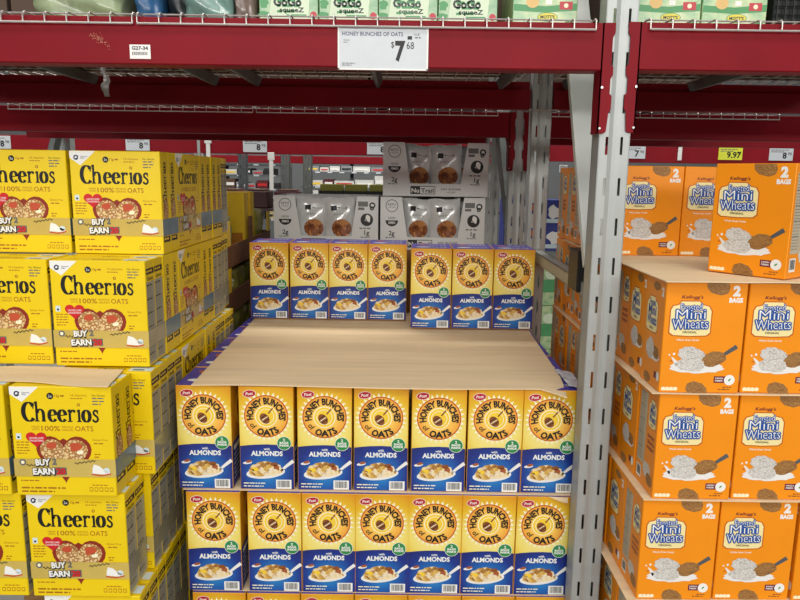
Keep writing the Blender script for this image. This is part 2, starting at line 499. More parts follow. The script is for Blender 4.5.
GREEN = plain('green_badge_ink', '#2f8a4a', 0.4)
DIPB = plain('dipper_brown_ink', '#8a4f24', 0.45)
CLUST = food('oat_cluster_print', [(0.15, '#5e3a1c'), (0.32, '#b98438'), (0.5, '#e3bd62'), (0.68, '#f1e3c4'), (0.85, '#a86a2c')], 75)
SPOON = plain('white_spoon_print', '#eceae6', 0.35, var=0.04)
ALM = plain('almond_brown_ink', '#a5562f', 0.5)

def make_oat_box():
    w, d, h = HW, HD, HH
    kind = []
    body = MB(); body.box(-w / 2, w / 2, -d / 2, d / 2, 0, h, H_AMB)
    me = body.mesh('carton', bevel=0.0018)
    me.materials.append(H_TOP)
    for p in me.polygons:
        if p.normal.z > 0.9: p.material_index = 1
    kind.append(('carton', me, None, []))
    # printed faces
    mb = MB(); P = Print(mb, 'front', w, d, h, 0)
    e = 0.0015; vb = 0.437 * h
    P.rect(e, vb - 0.004, w - e, h - e, H_YEL, 0)
    pts = [(e, e), (w - e, e), (w - e, vb - 0.004)] + [(w * t, vb + 0.006 * math.sin(PI * t) - 0.004) for t in (0.85, 0.7, 0.5, 0.3, 0.15)] + [(e, vb - 0.004)]
    P.poly(pts, H_BLU, 1)
    kind.append(('printed_panel', mb.mesh('printed_panel', fix=False), None, []))
    for fc in ('left', 'right'):
        mb = MB(); kind.append(('side_print', mb, None, []))
        Q = Print(mb, fc, w, d, h, 0)
        Q.rect(e, e, d - e, vb, H_BLUE2, 0)
        Q.rect(0.02, 0.35 * h, d - 0.02, 0.40 * h, CREAM, 1)
        Q.lines(0.02, 0.30 * h, d - 0.02, 6, 0.014, 0.004, CREAM, 1, 5)
        Q.ell(d / 2, 0.72 * h, 0.055, 0.055, GOLD, 1); Q.ell(d / 2, 0.72 * h, 0.03, 0.03, ORED, 2)
    mb = MB(); kind.append(('top_print', mb, None, []))
    Q = Print(mb, 'top', w, d, h, 0)
    Q.rect(0.01, d / 2 - 0.001, w - 0.01, d / 2 + 0.001, H_BLUE2, 0)
    Q.ell(w * 0.3, d * 0.28, 0.028, 0.014, WHITE, 0); Q.text('OATS', w * 0.66, d * 0.22, 0.02, CREAM, 0, bold=0.02)
    Q.ell(w * 0.3, d * 0.75, 0.02, 0.016, ORED, 0); Q.text('OATS', w * 0.66, d * 0.68, 0.02, CREAM, 0, bold=0.02)
    kind[:] = [(n_, (m_.mesh(n_, fix=False) if isinstance(m_, MB) else m_), l_, s_) for n_, m_, l_, s_ in kind]
    # sun emblem
    mb = MB(); P = Print(mb, 'front', w, d, h, 2)
    cu, cv = w * 0.5, 0.715 * h
    n = 30
    for i in range(n):
        t = 2 * PI * i / n; dt = 0.075
        r0, r1 = 0.405 * w, 0.475 * w
        P.poly([(cu + r0 * math.cos(t - dt), cv + r0 * math.sin(t - dt)), (cu + r1 * math.cos(t), cv + r1 * math.sin(t)), (cu + r0 * math.cos(t + dt), cv + r0 * math.sin(t + dt))], CREAM, 0)
    P.ell(cu, cv, 0.405 * w, 0.405 * w, ORED, 1, 40)
    P.ell(cu, cv, 0.383 * w, 0.383 * w, H_RING, 2, 40)
    P.ell(cu, cv, 0.205 * w, 0.205 * w, CREAM, 3, 28)
    P.ell(cu, cv, 0.187 * w, 0.187 * w, GOLD, 4, 28)
    P.ring(cu, cv, 0.135 * w, 0.147 * w, CREAM, 5, 24)
    # honey dipper
    P.ell(cu - 0.004, cv - 0.006, 0.017, 0.0125, DIPB, 6, 16, rot=R(-55))
    P.stroke([(cu + 0.006, cv + 0.009), (cu + 0.019, cv + 0.025)], 0.004, DIPB, 6)
    for k in (-1, 0, 1):
        q = R(-55)
        ax, ay = math.cos(q), math.sin(q)
        c0 = (cu - 0.004 - k * 0.007 * ax, cv - 0.006 - k * 0.007 * ay)
        P.stroke([(c0[0] - 0.010 * -ay, c0[1] - 0.010 * ax), (c0[0] + 0.010 * -ay, c0[1] + 0.010 * ax)], 0.0022, (CREAM if k == 0 else BLACK), 7)
    kind.append(('sun_emblem', mb.mesh('sun_emblem', fix=False), 'orange sun emblem with honey dipper', []))
    mb = MB(); P = Print(mb, 'front', w, d, h, 10)
    P.arc('HONEY BUNCHES', cu, cv, 0.238 * w, 0.128 * w, R(90), BLACK, 0, span=R(206), bold=0.04)
    P.arc('OATS', cu, cv, 0.366 * w, 0.13 * w, R(275), BLACK, 0, span=R(74), bold=0.04, top=False)
    P.arc('of', cu, cv, 0.345 * w, 0.10 * w, R(217), BLACK, 0, span=R(20), bold=0.01, top=False)
    kind.append(('title_lettering', mb.mesh('title_lettering', fix=False), 'black lettering round the sun', []))
    mb = MB(); P = Print(mb, 'front', w, d, h, 3)
    P.ell(w * 0.2, h * 0.93, 0.12 * w, 0.036 * h, WHITE, 0, 22, rot=R(6)); P.ell(w * 0.2, h * 0.93, 0.112 * w, 0.032 * h, POSTR, 1, 22, rot=R(6))
    P.text('Post', w * 0.2, h * 0.918, 0.0085, WHITE, 2, bold=0.02, rot=R(6), slant=0.2)
    kind.append(('brand_badge', mb.mesh('brand_badge', fix=False), 'crimson oval badge', []))
    mb = MB(); P = Print(mb, 'front', w, d, h, 10)
    gu, gv = w * 0.82, h * 0.458
    P.ell(gu, gv, 0.133 * w, 0.133 * w, WHITE, 0, 24); P.ell(gu, gv, 0.124 * w, 0.124 * w, GREEN, 1, 24)
    P.text('2', gu, gv + 0.0065, 0.0085, WHITE, 2, bold=0.04)
    P.text('BAGS', gu, gv - 0.001, 0.0062, WHITE, 2, bold=0.04, width=0.025); P.text('INSIDE', gu, gv - 0.009, 0.0062, WHITE, 2, bold=0.04, width=0.027)
    kind.append(('green_badge', mb.mesh('green_badge', fix=False), None, []))
    mb = MB(); P = Print(mb, 'front', w, d, h, 3)
    P.text('with', w * 0.5, h * 0.388, 0.0072, WHITE, 0, bold=0.02)
    P.text('ALMONDS', w * 0.5, h * 0.333, 0.0148, WHITE, 0, bold=0.04, width=0.585 * w)
    kind.append(('flavour_lettering', mb.mesh('flavour_lettering', fix=False), None, []))
    mb = MB(); P = Print(mb, 'front', w, d, h, 3)
    P.lines(w * 0.06, h * 0.055, w * 0.6, 1, 0.01, 0.003, MATS['cream_ink'], 0, 2)
    P.lines(w * 0.06, h * 0.026, w * 0.55, 1, 0.01, 0.003, MATS['cream_ink'], 0, 9)
    kind.append(('small_print', mb.mesh('small_print', fix=False), None, []))
    mb = MB(); P = Print(mb, 'front', w, d, h, 3)
    P.ell(w * 0.47, h * 0.165, 0.36 * w, 0.058 * h, SPOON, 0, 28, rot=R(6))
    P.stroke([(w * 0.76, h * 0.19), (w * 0.86, h * 0.235), (w * 0.985, h * 0.285)], lambda a, b, t: 0.0065 + 0.004 * t, SPOON, 0)
    P.blob(w * 0.47, h * 0.20, 0.325 * w, 0.072 * h, CLUST, 1, 26, 0.13, 4, R(4))
    for i, (du, dv, m_) in enumerate([(-.2, .0, GOLD), (-.05, .045, CREAM), (.1, -.02, CREAM), (.2, .02, ALM), (-.12, -.045, ALM), (.0, -.01, GOLD), (.16, .05, DIPB), (-.26, -.02, CREAM)]):
        P.blob(w * (0.47 + du), h * (0.2 + dv), 0.06 * w, 0.022 * h, m_ if i % 3 == 0 else CLUST, 2, 12, 0.2, i)
    P.ell(w * 0.14, h * 0.262, 0.085 * w, 0.014 * h, SPOON, 0, 16, rot=R(8)); P.ell(w * 0.165, h * 0.275, 0.06 * w, 0.013 * h, ALM, 1, 16, rot=R(12))
    kind.append(('spoon_picture', mb.mesh('spoon_picture', fix=False), 'white spoon heaped with oat clusters', []))
    mb = MB(); P = Print(mb, 'front', w, d, h, 5)
    P.barcode(w * 0.66, h * 0.008, w * 0.945, h * 0.098)
    kind.append(('barcode', mb.mesh('barcode', fix=False), None, []))
    return kind

# ---- oat ring cereal twin pack (yellow)
CW, CD, CH = 0.250, 0.13, 0.284
C_YEL = plain('bright_yellow_carton', '#efce05', 0.38, var=0.03, spec=0.45)
C_BRN = plain('brown_yellow_ink', '#a86a10', 0.45)
C_HEART = plain('dark_red_bowl_ink', '#8d2a14', 0.45)
C_RED = plain('red_heart_ink', '#cf2026', 0.4)
C_RINGS = food('oat_ring_print', [(0.0, '#5e3212'), (0.22, '#f5e2b8'), (0.34, '#c9924c'), (0.52, '#8f5a28'), (0.75, '#e6c68c')], 105, kind='ring')
C_BAND = plain('printed_film_band_grey', '#cbb057', 0.25, spec=0.7, var=0.10, scale=6)
C_BANDS = plain('printed_film_band_blue', '#5d7c8c', 0.25, spec=0.7, var=0.12, scale=18)
C_BANDF = plain('clear_film_band_over_facts', '#9d9a80', 0.22, spec=0.7, var=0.12, scale=18)
C_FACT = plain('nutrition_panel_print', '#aaa896', 0.45, var=0.05)
C_BLUEW = plain('pale_blue_coupon', '#d3e4ea', 0.4)
C_NAVY = plain('navy_ink', '#1c3060', 0.4)
C_STRAW = plain('strawberry_ink', '#c4502f', 0.5)

def cheery_word(P, u0, v0, width, cap, mat, dotmat, layer, rot=0):
    """old-style serif word built from pen strokes (x height = 1, cap height 1.55)"""
    k = cap / 1.58
    total = 8.80; kx = width / total
    cr, sr = math.cos(rot), math.sin(rot)
    def T(pts): return [(u0 + x * kx * cr - y * k * sr, v0 + x * kx * sr + y * k * cr) for x, y in pts]
    ks = (kx + k) / 2
    def st(pts, thick=0.34, thin=0.12, m=mat):
        P.stroke(T(pts), lambda a, b, t: ks * (thin + (thick - thin) * abs(-a * sr + b * cr) ** 1.3), m, layer)
    def arc(cx, cy, rx, ry, a, b, n=18): return [(cx + rx * math.cos(R(a + (b - a) * i / n)), cy + ry * math.sin(R(a + (b - a) * i / n))) for i in range(n + 1)]
    def stem(x, y0, y1):
        P.poly(T([(x - .14, y0), (x + .14, y0), (x + .14, y1), (x - .14, y1)]), mat, layer)
        P.poly(T([(x - .27, 0), (x + .27, 0), (x + .27, .09), (x - .27, .09)]), mat, layer + 1)
        P.poly(T([(x - .28, y1 - .12), (x - .14, y1 - .02), (x - .14, y1 - .22)]), mat, layer + 1)
    # C
    st(arc(0.80, 0.77, 0.66, 0.74, 38, 318, 26), 0.42, 0.13)
    P.poly(T([(1.20, 1.05), (1.36, 1.0), (1.38, 1.5), (1.30, 1.5)]), mat, layer + 1)
    x = 1.68
    # h
    stem(x, 0, 1.62)
    st(arc(x + 0.42, 0.62, 0.36, 0.36, 170, 0, 12) + [(x + 0.78, 0.05)], 0.30, 0.13)
    P.poly(T([(x + .53, 0), (x + 1.03, 0), (x + 1.03, .09), (x + .53, .09)]), mat, layer + 1)
    x = 3.10
    for _ in range(2):   # e e
        st(arc(x + 0.42, 0.49, 0.40, 0.46, 5, 325, 22), 0.35, 0.11)
        st([(x + 0.1, 0.50), (x + 0.82, 0.56)], 0.1, 0.10)
        x += 1.12
    # r
    x += 0.10
    stem(x + 0.08, 0, 1.0)
    st(arc(x + 0.46, 0.66, 0.28, 0.27, 165, 60, 8), 0.2, 0.16)
    P.poly(T([(x + .45, .80), (x + .70, .72), (x + .78, .92), (x + .62, 1.0), (x + .48, .96)]), mat, layer + 1)
    x += 1.16
    stem(x, 0, 1.0)
    P.ring(*T([(x, 1.38)])[0], 0.075 * ks, 0.16 * ks, dotmat, layer, 14)
    x += 0.42
    st(arc(x + 0.42, 0.48, 0.40, 0.46, 0, 360, 24), 0.36, 0.11)
    x += 1.12
    st([(x + .62, .80), (x + .50, .92), (x + .33, .94), (x + .15, .82), (x + .16, .66), (x + .34, .54), (x + .54, .43), (x + .64, .27), (x + .54, .09), (x + .34, .03), (x + .14, .08), (x + .03, .22)], 0.20, 0.22)
    P.poly(T([(x + .56, .66), (x + .68, .66), (x + .68, .98), (x + .62, .98)]), mat, layer + 1)

def make_ring_pack(swap=False):
    w, d, h = CW, CD, CH
    kind = []
    mb = MB(); mb.box(-w / 2, w / 2, -d / 2, -0.0008, 0, h, C_YEL); kind.append(('carton', mb.mesh('carton', bevel=0.0018), None, []))
    mb = MB(); mb.box(-w / 2, w / 2, 0.0008, d / 2, 0, h, C_YEL); kind.append(('carton', mb.mesh('carton', bevel=0.0018), None, []))
    # front printing
    mb = MB(); P = Print(mb, 'front', w, d, h, 0)
    P.poly([(0.001, h - 0.001), (0.001, h * 0.93), (w * 0.12, h * 0.86), (w * 0.29, h - 0.001)], WHITE, 0)
    P.ring(w * 0.075, h * 0.935, 0.0035, 0.007, C_NAVY, 1, 16, R(30), R(340)); P.stroke([(w * .06, h * .915), (w * .085, h * .925), (w * .10, h * .95)], 0.003, C_NAVY, 1)
    P.text('General', w * 0.125, h * 0.938, 0.0042, C_NAVY, 1, align='l'); P.text('Mills', w * 0.125, h * 0.92, 0.0042, C_NAVY, 1, align='l')
    P.ell(w * 0.40, h * 0.917, 0.0085, 0.0085, BLACK, 0, 20); P.text('2x', w * 0.40, h * 0.905, 0.0068, WHITE, 1)
    P.text('12g', w * 0.445, h * 0.91, 0.0065, C_BRN, 0, align='l', bold=0.02); P.lines(w * .5, h * .912, w * .56, 1, .01, .004, C_BRN, 0, 3)
    P.text('14 vitamins', w * 0.60, h * 0.916, 0.006, C_BRN, 0, align='l', width=w * 0.16); P.lines(w * 0.60, h * 0.893, w * 0.75, 1, 0.008, 0.0025, C_BRN, 0, 4)
    P.text('No Gluten', w * 0.81, h * 0.918, 0.0052, BLACK, 0, align='l', width=w * 0.13); P.lines(w * 0.81, h * 0.895, w * 0.93, 3, 0.0075, 0.003, GREYINK, 0, 5)
    kind.append(('front_print', mb.mesh('front_print', fix=False), None, []))
    mb = MB(); P = Print(mb, 'front', w, d, h, 0)
    cheery_word(P, w * 0.115, h * 0.685, w * 0.745, h * 0.178, BLACK, C_BRN, 0)
    P.text('100%', w * 0.385, h * 0.602, 0.0135, C_BRN, 0, bold=0.01, width=w * 0.185); P.text('OATS', w * 0.715, h * 0.602, 0.0135, C_BRN, 0, bold=0.01, width=w * 0.18)
    P.text('WHOLE', w * 0.55, h * 0.628, 0.0055, C_BRN, 0, width=w * 0.115); P.text('GRAIN', w * 0.55, h * 0.602, 0.0055, C_BRN, 0, width=w * 0.115)
    P.text('MADE', w * 0.235, h * 0.628, 0.005, C_BRN, 0); P.text('WITH', w * 0.235, h * 0.604, 0.005, C_BRN, 0)
    kind.append(('title_lettering', mb.mesh('title_lettering', fix=False), 'black serif title lettering', []))
    mb = MB(); P = Print(mb, 'front', w, d, h, 0)
    P.heart(w * 0.50, h * 0.335, w * 0.55, h * 0.44, C_HEART, 0)
    P.heart(w * 0.50, h * 0.352, w * 0.475, h * 0.35, C_RINGS, 1); P.poly([(w * .44, h * .50), (w * .5, h * .535), (w * .56, h * .50), (w * .5, h * .44)], C_HEART, 0.5)
    P.blob(w * 0.385, h * 0.47, 0.013, 0.010, C_STRAW, 2, 12, 0.2, 4); P.blob(w * 0.62, h * 0.455, 0.016, 0.010, C_STRAW, 2, 12, 0.2, 5); P.blob(w * 0.66, h * 0.41, 0.009, 0.006, CREAM, 2, 10, .2, 8)
    kind.append(('bowl_picture', mb.mesh('bowl_picture', fix=False), 'heart-shaped bowl of oat rings', []))
    mb = MB(); P = Print(mb, 'front', w, d, h, 3)
    P.heart(w * 0.235, h * 0.515, w * 0.205, h * 0.145, C_RED, 0)
    for i, t in enumerate(('CAN HELP LOWER', 'CHOLESTEROL')):
        P.text(t, w * 0.237, h * (0.527 - 0.024 * i), 0.0048, WHITE, 1, width=w * 0.145, bold=0.01)
    kind.append(('heart_badge', mb.mesh('heart_badge', fix=False), None, []))
    mb = MB(); P = Print(mb, 'front', w, d, h, 0)
    P.rect(w * 0.035, h * 0.52, w * 0.085, h * 0.575, C_BLUEW, 0); P.ell(w * 0.06, h * 0.54, 0.003, 0.003, BLACK, 1, 10)
    P.lines(w * 0.035, h * 0.49, w * 0.16, 5, 0.0072, 0.0026, C_BRN, 0, 11)
    P.text('Gluten Free', w * 0.865, h * 0.515, 0.0052, C_BRN, 0, width=w * 0.15); P.lines(w * 0.80, h * 0.485, w * 0.93, 1, 0.007, 0.003, C_BRN, 0, 12)
    P.lines(w * 0.80, h * 0.385, w * 0.86, 2, 0.007, 0.0028, C_BRN, 0, 13)
    P.lines(w * 0.05, h * 0.135, w * 0.29, 1, 0.007, 0.0028, C_BRN, 0, 14)
    P.lines(w * 0.05, h * 0.065, w * 0.49, 2, 0.0095, 0.0042, C_BRN, 0, 15)
    P.lines(w * 0.76, h * 0.10, w * 0.97, 1, 0.0095, 0.0025, C_BRN, 0, 16)
    for i in range(5): P.rect(w * (0.73 + 0.05 * i), h * 0.045, w * (0.765 + 0.05 * i), h * 0.083, C_BRN if i % 2 else MATS['brown_yellow_ink'], 0); P.rect(w * (0.735 + 0.05 * i), h * 0.052, w * (0.76 + 0.05 * i), h * 0.077, C_YEL, 1)
    kind.append(('small_print', mb.mesh('small_print', fix=False), None, []))
    # printed film band round both cartons
    mb = MB()
    v0, v1 = h * 0.18, h * 0.345
    o = 0.0014
    ring = [(-w / 2 - o, -d / 2 - o), (w / 2 + o, -d / 2 - o), (w / 2 + o, d / 2 + o), (-w / 2 - o, d / 2 + o)]
    for i in range(4):
        a, b = ring[i], ring[(i + 1) % 4]
        mb.add([(a[0], a[1], v0), (b[0], b[1], v0), (b[0], b[1], v1), (a[0], a[1], v1)], [(0, 1, 2, 3)], C_BAND if i in (0, 2) else (C_BANDF if (i == 1) == swap else C_BANDS))
    P = Print(mb, 'front', w, d, h, int(o / STEP) + 2)
    P.ell(w * 0.085, h * 0.312, 0.0085, 0.0085, GREYINK, 0, 16); P.ell(w * 0.085, h * 0.312, 0.0045, 0.0045, CREAM, 1, 12)
    P.stroke([(w * (.12 + .012 * i), h * (.285 + .012 * math.sin(i * 1.9))) for i in range(12)], 0.0022, BLACK, 0)
    for t, uu, vv, ww in (('BUY', .285, .288, .145), ('EARN', .29, .205, .215)):
        li = 1 if t == 'BUY' else 4
        P.text(t, w * uu + .001, h * vv - .0022, 0.0165, BLACK, li, width=w * ww, bold=0.045, rot=R(2), outline=0.11)
        P.text(t, w * uu, h * vv, 0.0165, BLACK, li + 1, width=w * ww, bold=0.045, rot=R(2), outline=0.10)
        P.text(t, w * uu, h * vv, 0.0165, WHITE, li + 2, width=w * ww, bold=0.045, rot=R(2))
    P.text('2', w * 0.40, h * 0.295, 0.0165, GREYINK, 1, bold=0.05)
    P.rect(w * 0.405, h * 0.20, w * 0.515, h * 0.268, GREYINK, 0); P.text('20', w * 0.46, h * 0.208, 0.0165, C_RED, 7, width=w * 0.095, bold=0.05)
    P.stroke([(w * (.60 + .014 * i), h * (.305 + .010 * math.sin(i * 2.1) + .002 * i)) for i in range(16)], 0.0022, BLACK, 0)
    # running shoe
    P.poly([(w * .77, h * .215), (w * .93, h * .205), (w * .95, h * .23), (w * .88, h * .255), (w * .845, h * .285), (w * .79, h * .30), (w * .775, h * .26)], WHITE, 0)
    P.stroke([(w * .765, h * .208), (w * .86, h * .196), (w * .955, h * .215)], 0.0035, C_STRAW, 1)
    P.ell(w * .915, h * .245, .008, .007, C_BLUEW, 0, 12)
    kind.append(('film_band', mb.mesh('film_band', fix=False), 'printed clear film band', []))
    # sides
    mb = MB()
    spine_face, fact_face = ('left', 'right') if swap else ('right', 'left')
    Q = Print(mb, spine_face, w, d, h, 0)
    for i in (0, 1): Q.rect(.002 + d / 2 * i, .002, d / 2 - .002 + d / 2 * i, h - .002, C_YEL, 0)
    Q.base = 1
    for i in (0, 1):
        c = d * (0.25 + 0.5 * i)
        cheery_word(Q, c + 0.0115, h * 0.50, h * 0.40, 0.031, BLACK, C_BRN, 0, rot=R(90))
        Q.ell(c, h * 0.43, 0.019, 0.034, C_HEART, 0, 22); Q.ell(c, h * 0.43, 0.015, 0.029, C_RINGS, 1, 22)
        Q.rect(c - 0.027, h * 0.115, c + 0.027, h * 0.172, BLACK, 0); Q.lines(c - 0.022, h * 0.138, c + 0.024, 1, .01, .006, GOLD, 1, 3)
    kind.append(('side_print', mb.mesh('side_print', fix=False), None, []))
    mb = MB()
    Q = Print(mb, fact_face, w, d, h, 0)
    for i in (0, 1): Q.rect(.002 + d / 2 * i, .002, d / 2 - .002 + d / 2 * i, h - .002, C_YEL, 0)
    Q.base = 1
    for i in (0, 1):
        c = d * (0.25 + 0.5 * i); a, b = c - 0.0300, c + 0.0300
        Q.rect(a, h * 0.87, b, h * 0.925, BLACK, 0); Q.lines(a + 0.004, h * 0.89, b - .002, 1, .01, .005, GOLD, 1, 4)
        Q.text('Cheerios', c, h * 0.815, 0.010, BLACK, 0, width=0.045, bold=0.02)
        Q.rect(a, h * 0.025, b, h * 0.80, C_FACT, 0)
        z = h * 0.76; kk = 0
        while z > h * 0.05:
            th = 0.004 if kk % 6 == 0 else 0.0016
            Q.lines(a + 0.002, z, b - 0.002, 1, 0.01, th, GREYINK if kk % 6 else BLACK, 1, kk); z -= 0.0062; kk += 1
    kind.append(('side_print', mb.mesh('side_print', fix=False), None, []))
    mb = MB(); Q = Print(mb, 'top', w, d, h, 0)
    for i in (0, 1):
        y = d * (0.25 + .5 * i)
        Q.text('Cheerios', w * 0.55, y - 0.008, 0.014, BLACK, 0, width=w * 0.3, bold=0.02)
        Q.rect(w * 0.74, y - 0.02, w * 0.985, y + 0.016, C_BLUEW, 0); Q.rect(w * 0.78, y - 0.014, w * 0.9, y - 0.004, C_NAVY, 1)
        Q.rect(0.004, d * (0.5 * i) + d * .245 - .0008 + .022, w - 0.004, d * (0.5 * i) + d * .245 + .023, C_BRN, 0)
    kind.append(('top_print', mb.mesh('top_print', fix=False), None, []))
    return kind

# ---- frosted wheat biscuit cereal box (orange)
WW, WD, WH = 0.186, 0.128, 0.262
W_ORG = plain('orange_carton', '#f5930c', 0.4, var=0.03)
W_CRM = plain('pale_yellow_shield_ink', '#f7e6a6', 0.4, var=0.02)
W_BLUE = plain('royal_blue_ink', '#1d4f9e', 0.4)
W_MAR = plain('maroon_ink', '#6e1631', 0.45)
W_BIS = food('brown_wheat_biscuit_print', [(0.25, '#4b2c12'), (0.45, '#8a5a28'), (0.6, '#b98a4c'), (0.75, '#7a4b20')], 130, kind='noise', stretch=(1, 1, 3.2), distort=2.5)
W_FRO = food('frosted_wheat_biscuit_print', [(0.25, '#6f665c'), (0.42, '#b5aea6'), (0.58, '#e9e6e1'), (0.75, '#9b9086')], 150, kind='noise', stretch=(1, 1, 2.2), distort=2.5)
W_SPN = plain('steel_spoon_print', '#5d6062', 0.35, 0.2)
W_FACT = plain('grey_facts_print', '#c2b59c', 0.45)

def wheat_logo(P, cu, cv, sw, sh, layer, outline=True):
    """shield with the three word title; sw, sh = width and height of the shield"""
    a, b = sw / 2, sh / 2
    def shape(k):
        return [(cu - a * k, cv - b * .82 * k), (cu - a * .82 * k, cv - b * .98 * k), (cu, cv - b * 1.02 * k), (cu + a * .82 * k, cv - b * .98 * k), (cu + a * k, cv - b * .82 * k), (cu + a * k, cv + b * .45 * k),
                (cu + a * .86 * k, cv + b * .72 * k), (cu + a * .5 * k, cv + b * .82 * k), (cu + a * .4 * k, cv + b * 1.0 * k), (cu - a * .5 * k, cv + b * 1.0 * k), (cu - a * .62 * k, cv + b * .80 * k), (cu - a * .9 * k, cv + b * .72 * k), (cu - a * k, cv + b * .5 * k)]
    P.poly(shape(1.06), MATS['burnt_orange_ink'], layer); P.poly(shape(1.0), W_CRM, layer + 1)
    for t, dv, hh, ww in (('Frosted', .50, .19, .52), ('Mini', -.02, .28, .72), ('Wheats', -.58, .28, .88)):
        u, v = cu, cv + b * dv
        if outline:
            li = {'Frosted': 2, 'Mini': 3.8, 'Wheats': 5.6}[t]
            k = sh * (0.022 if t == 'Frosted' else 0.036)
            for q in range(10):
                P.text(t, u + k * math.cos(.628 * q), v + k * math.sin(.628 * q), sh * hh, W_BLUE, layer + li + q * .14, width=sw * ww, rot=R(2))
            P.text(t, u, v, sh * hh, WHITE, layer + li + 1.6, width=sw * ww, rot=R(2), bold=-0.012)
        else:
            P.text(t, u, v, sh * hh, W_BLUE, layer + 2, width=sw * ww, bold=0.03)
    P.text('ORIGINAL', cu, cv - b * .86, sh * 0.065, BLACK, layer + 2, width=sw * 0.36, bold=0.02)

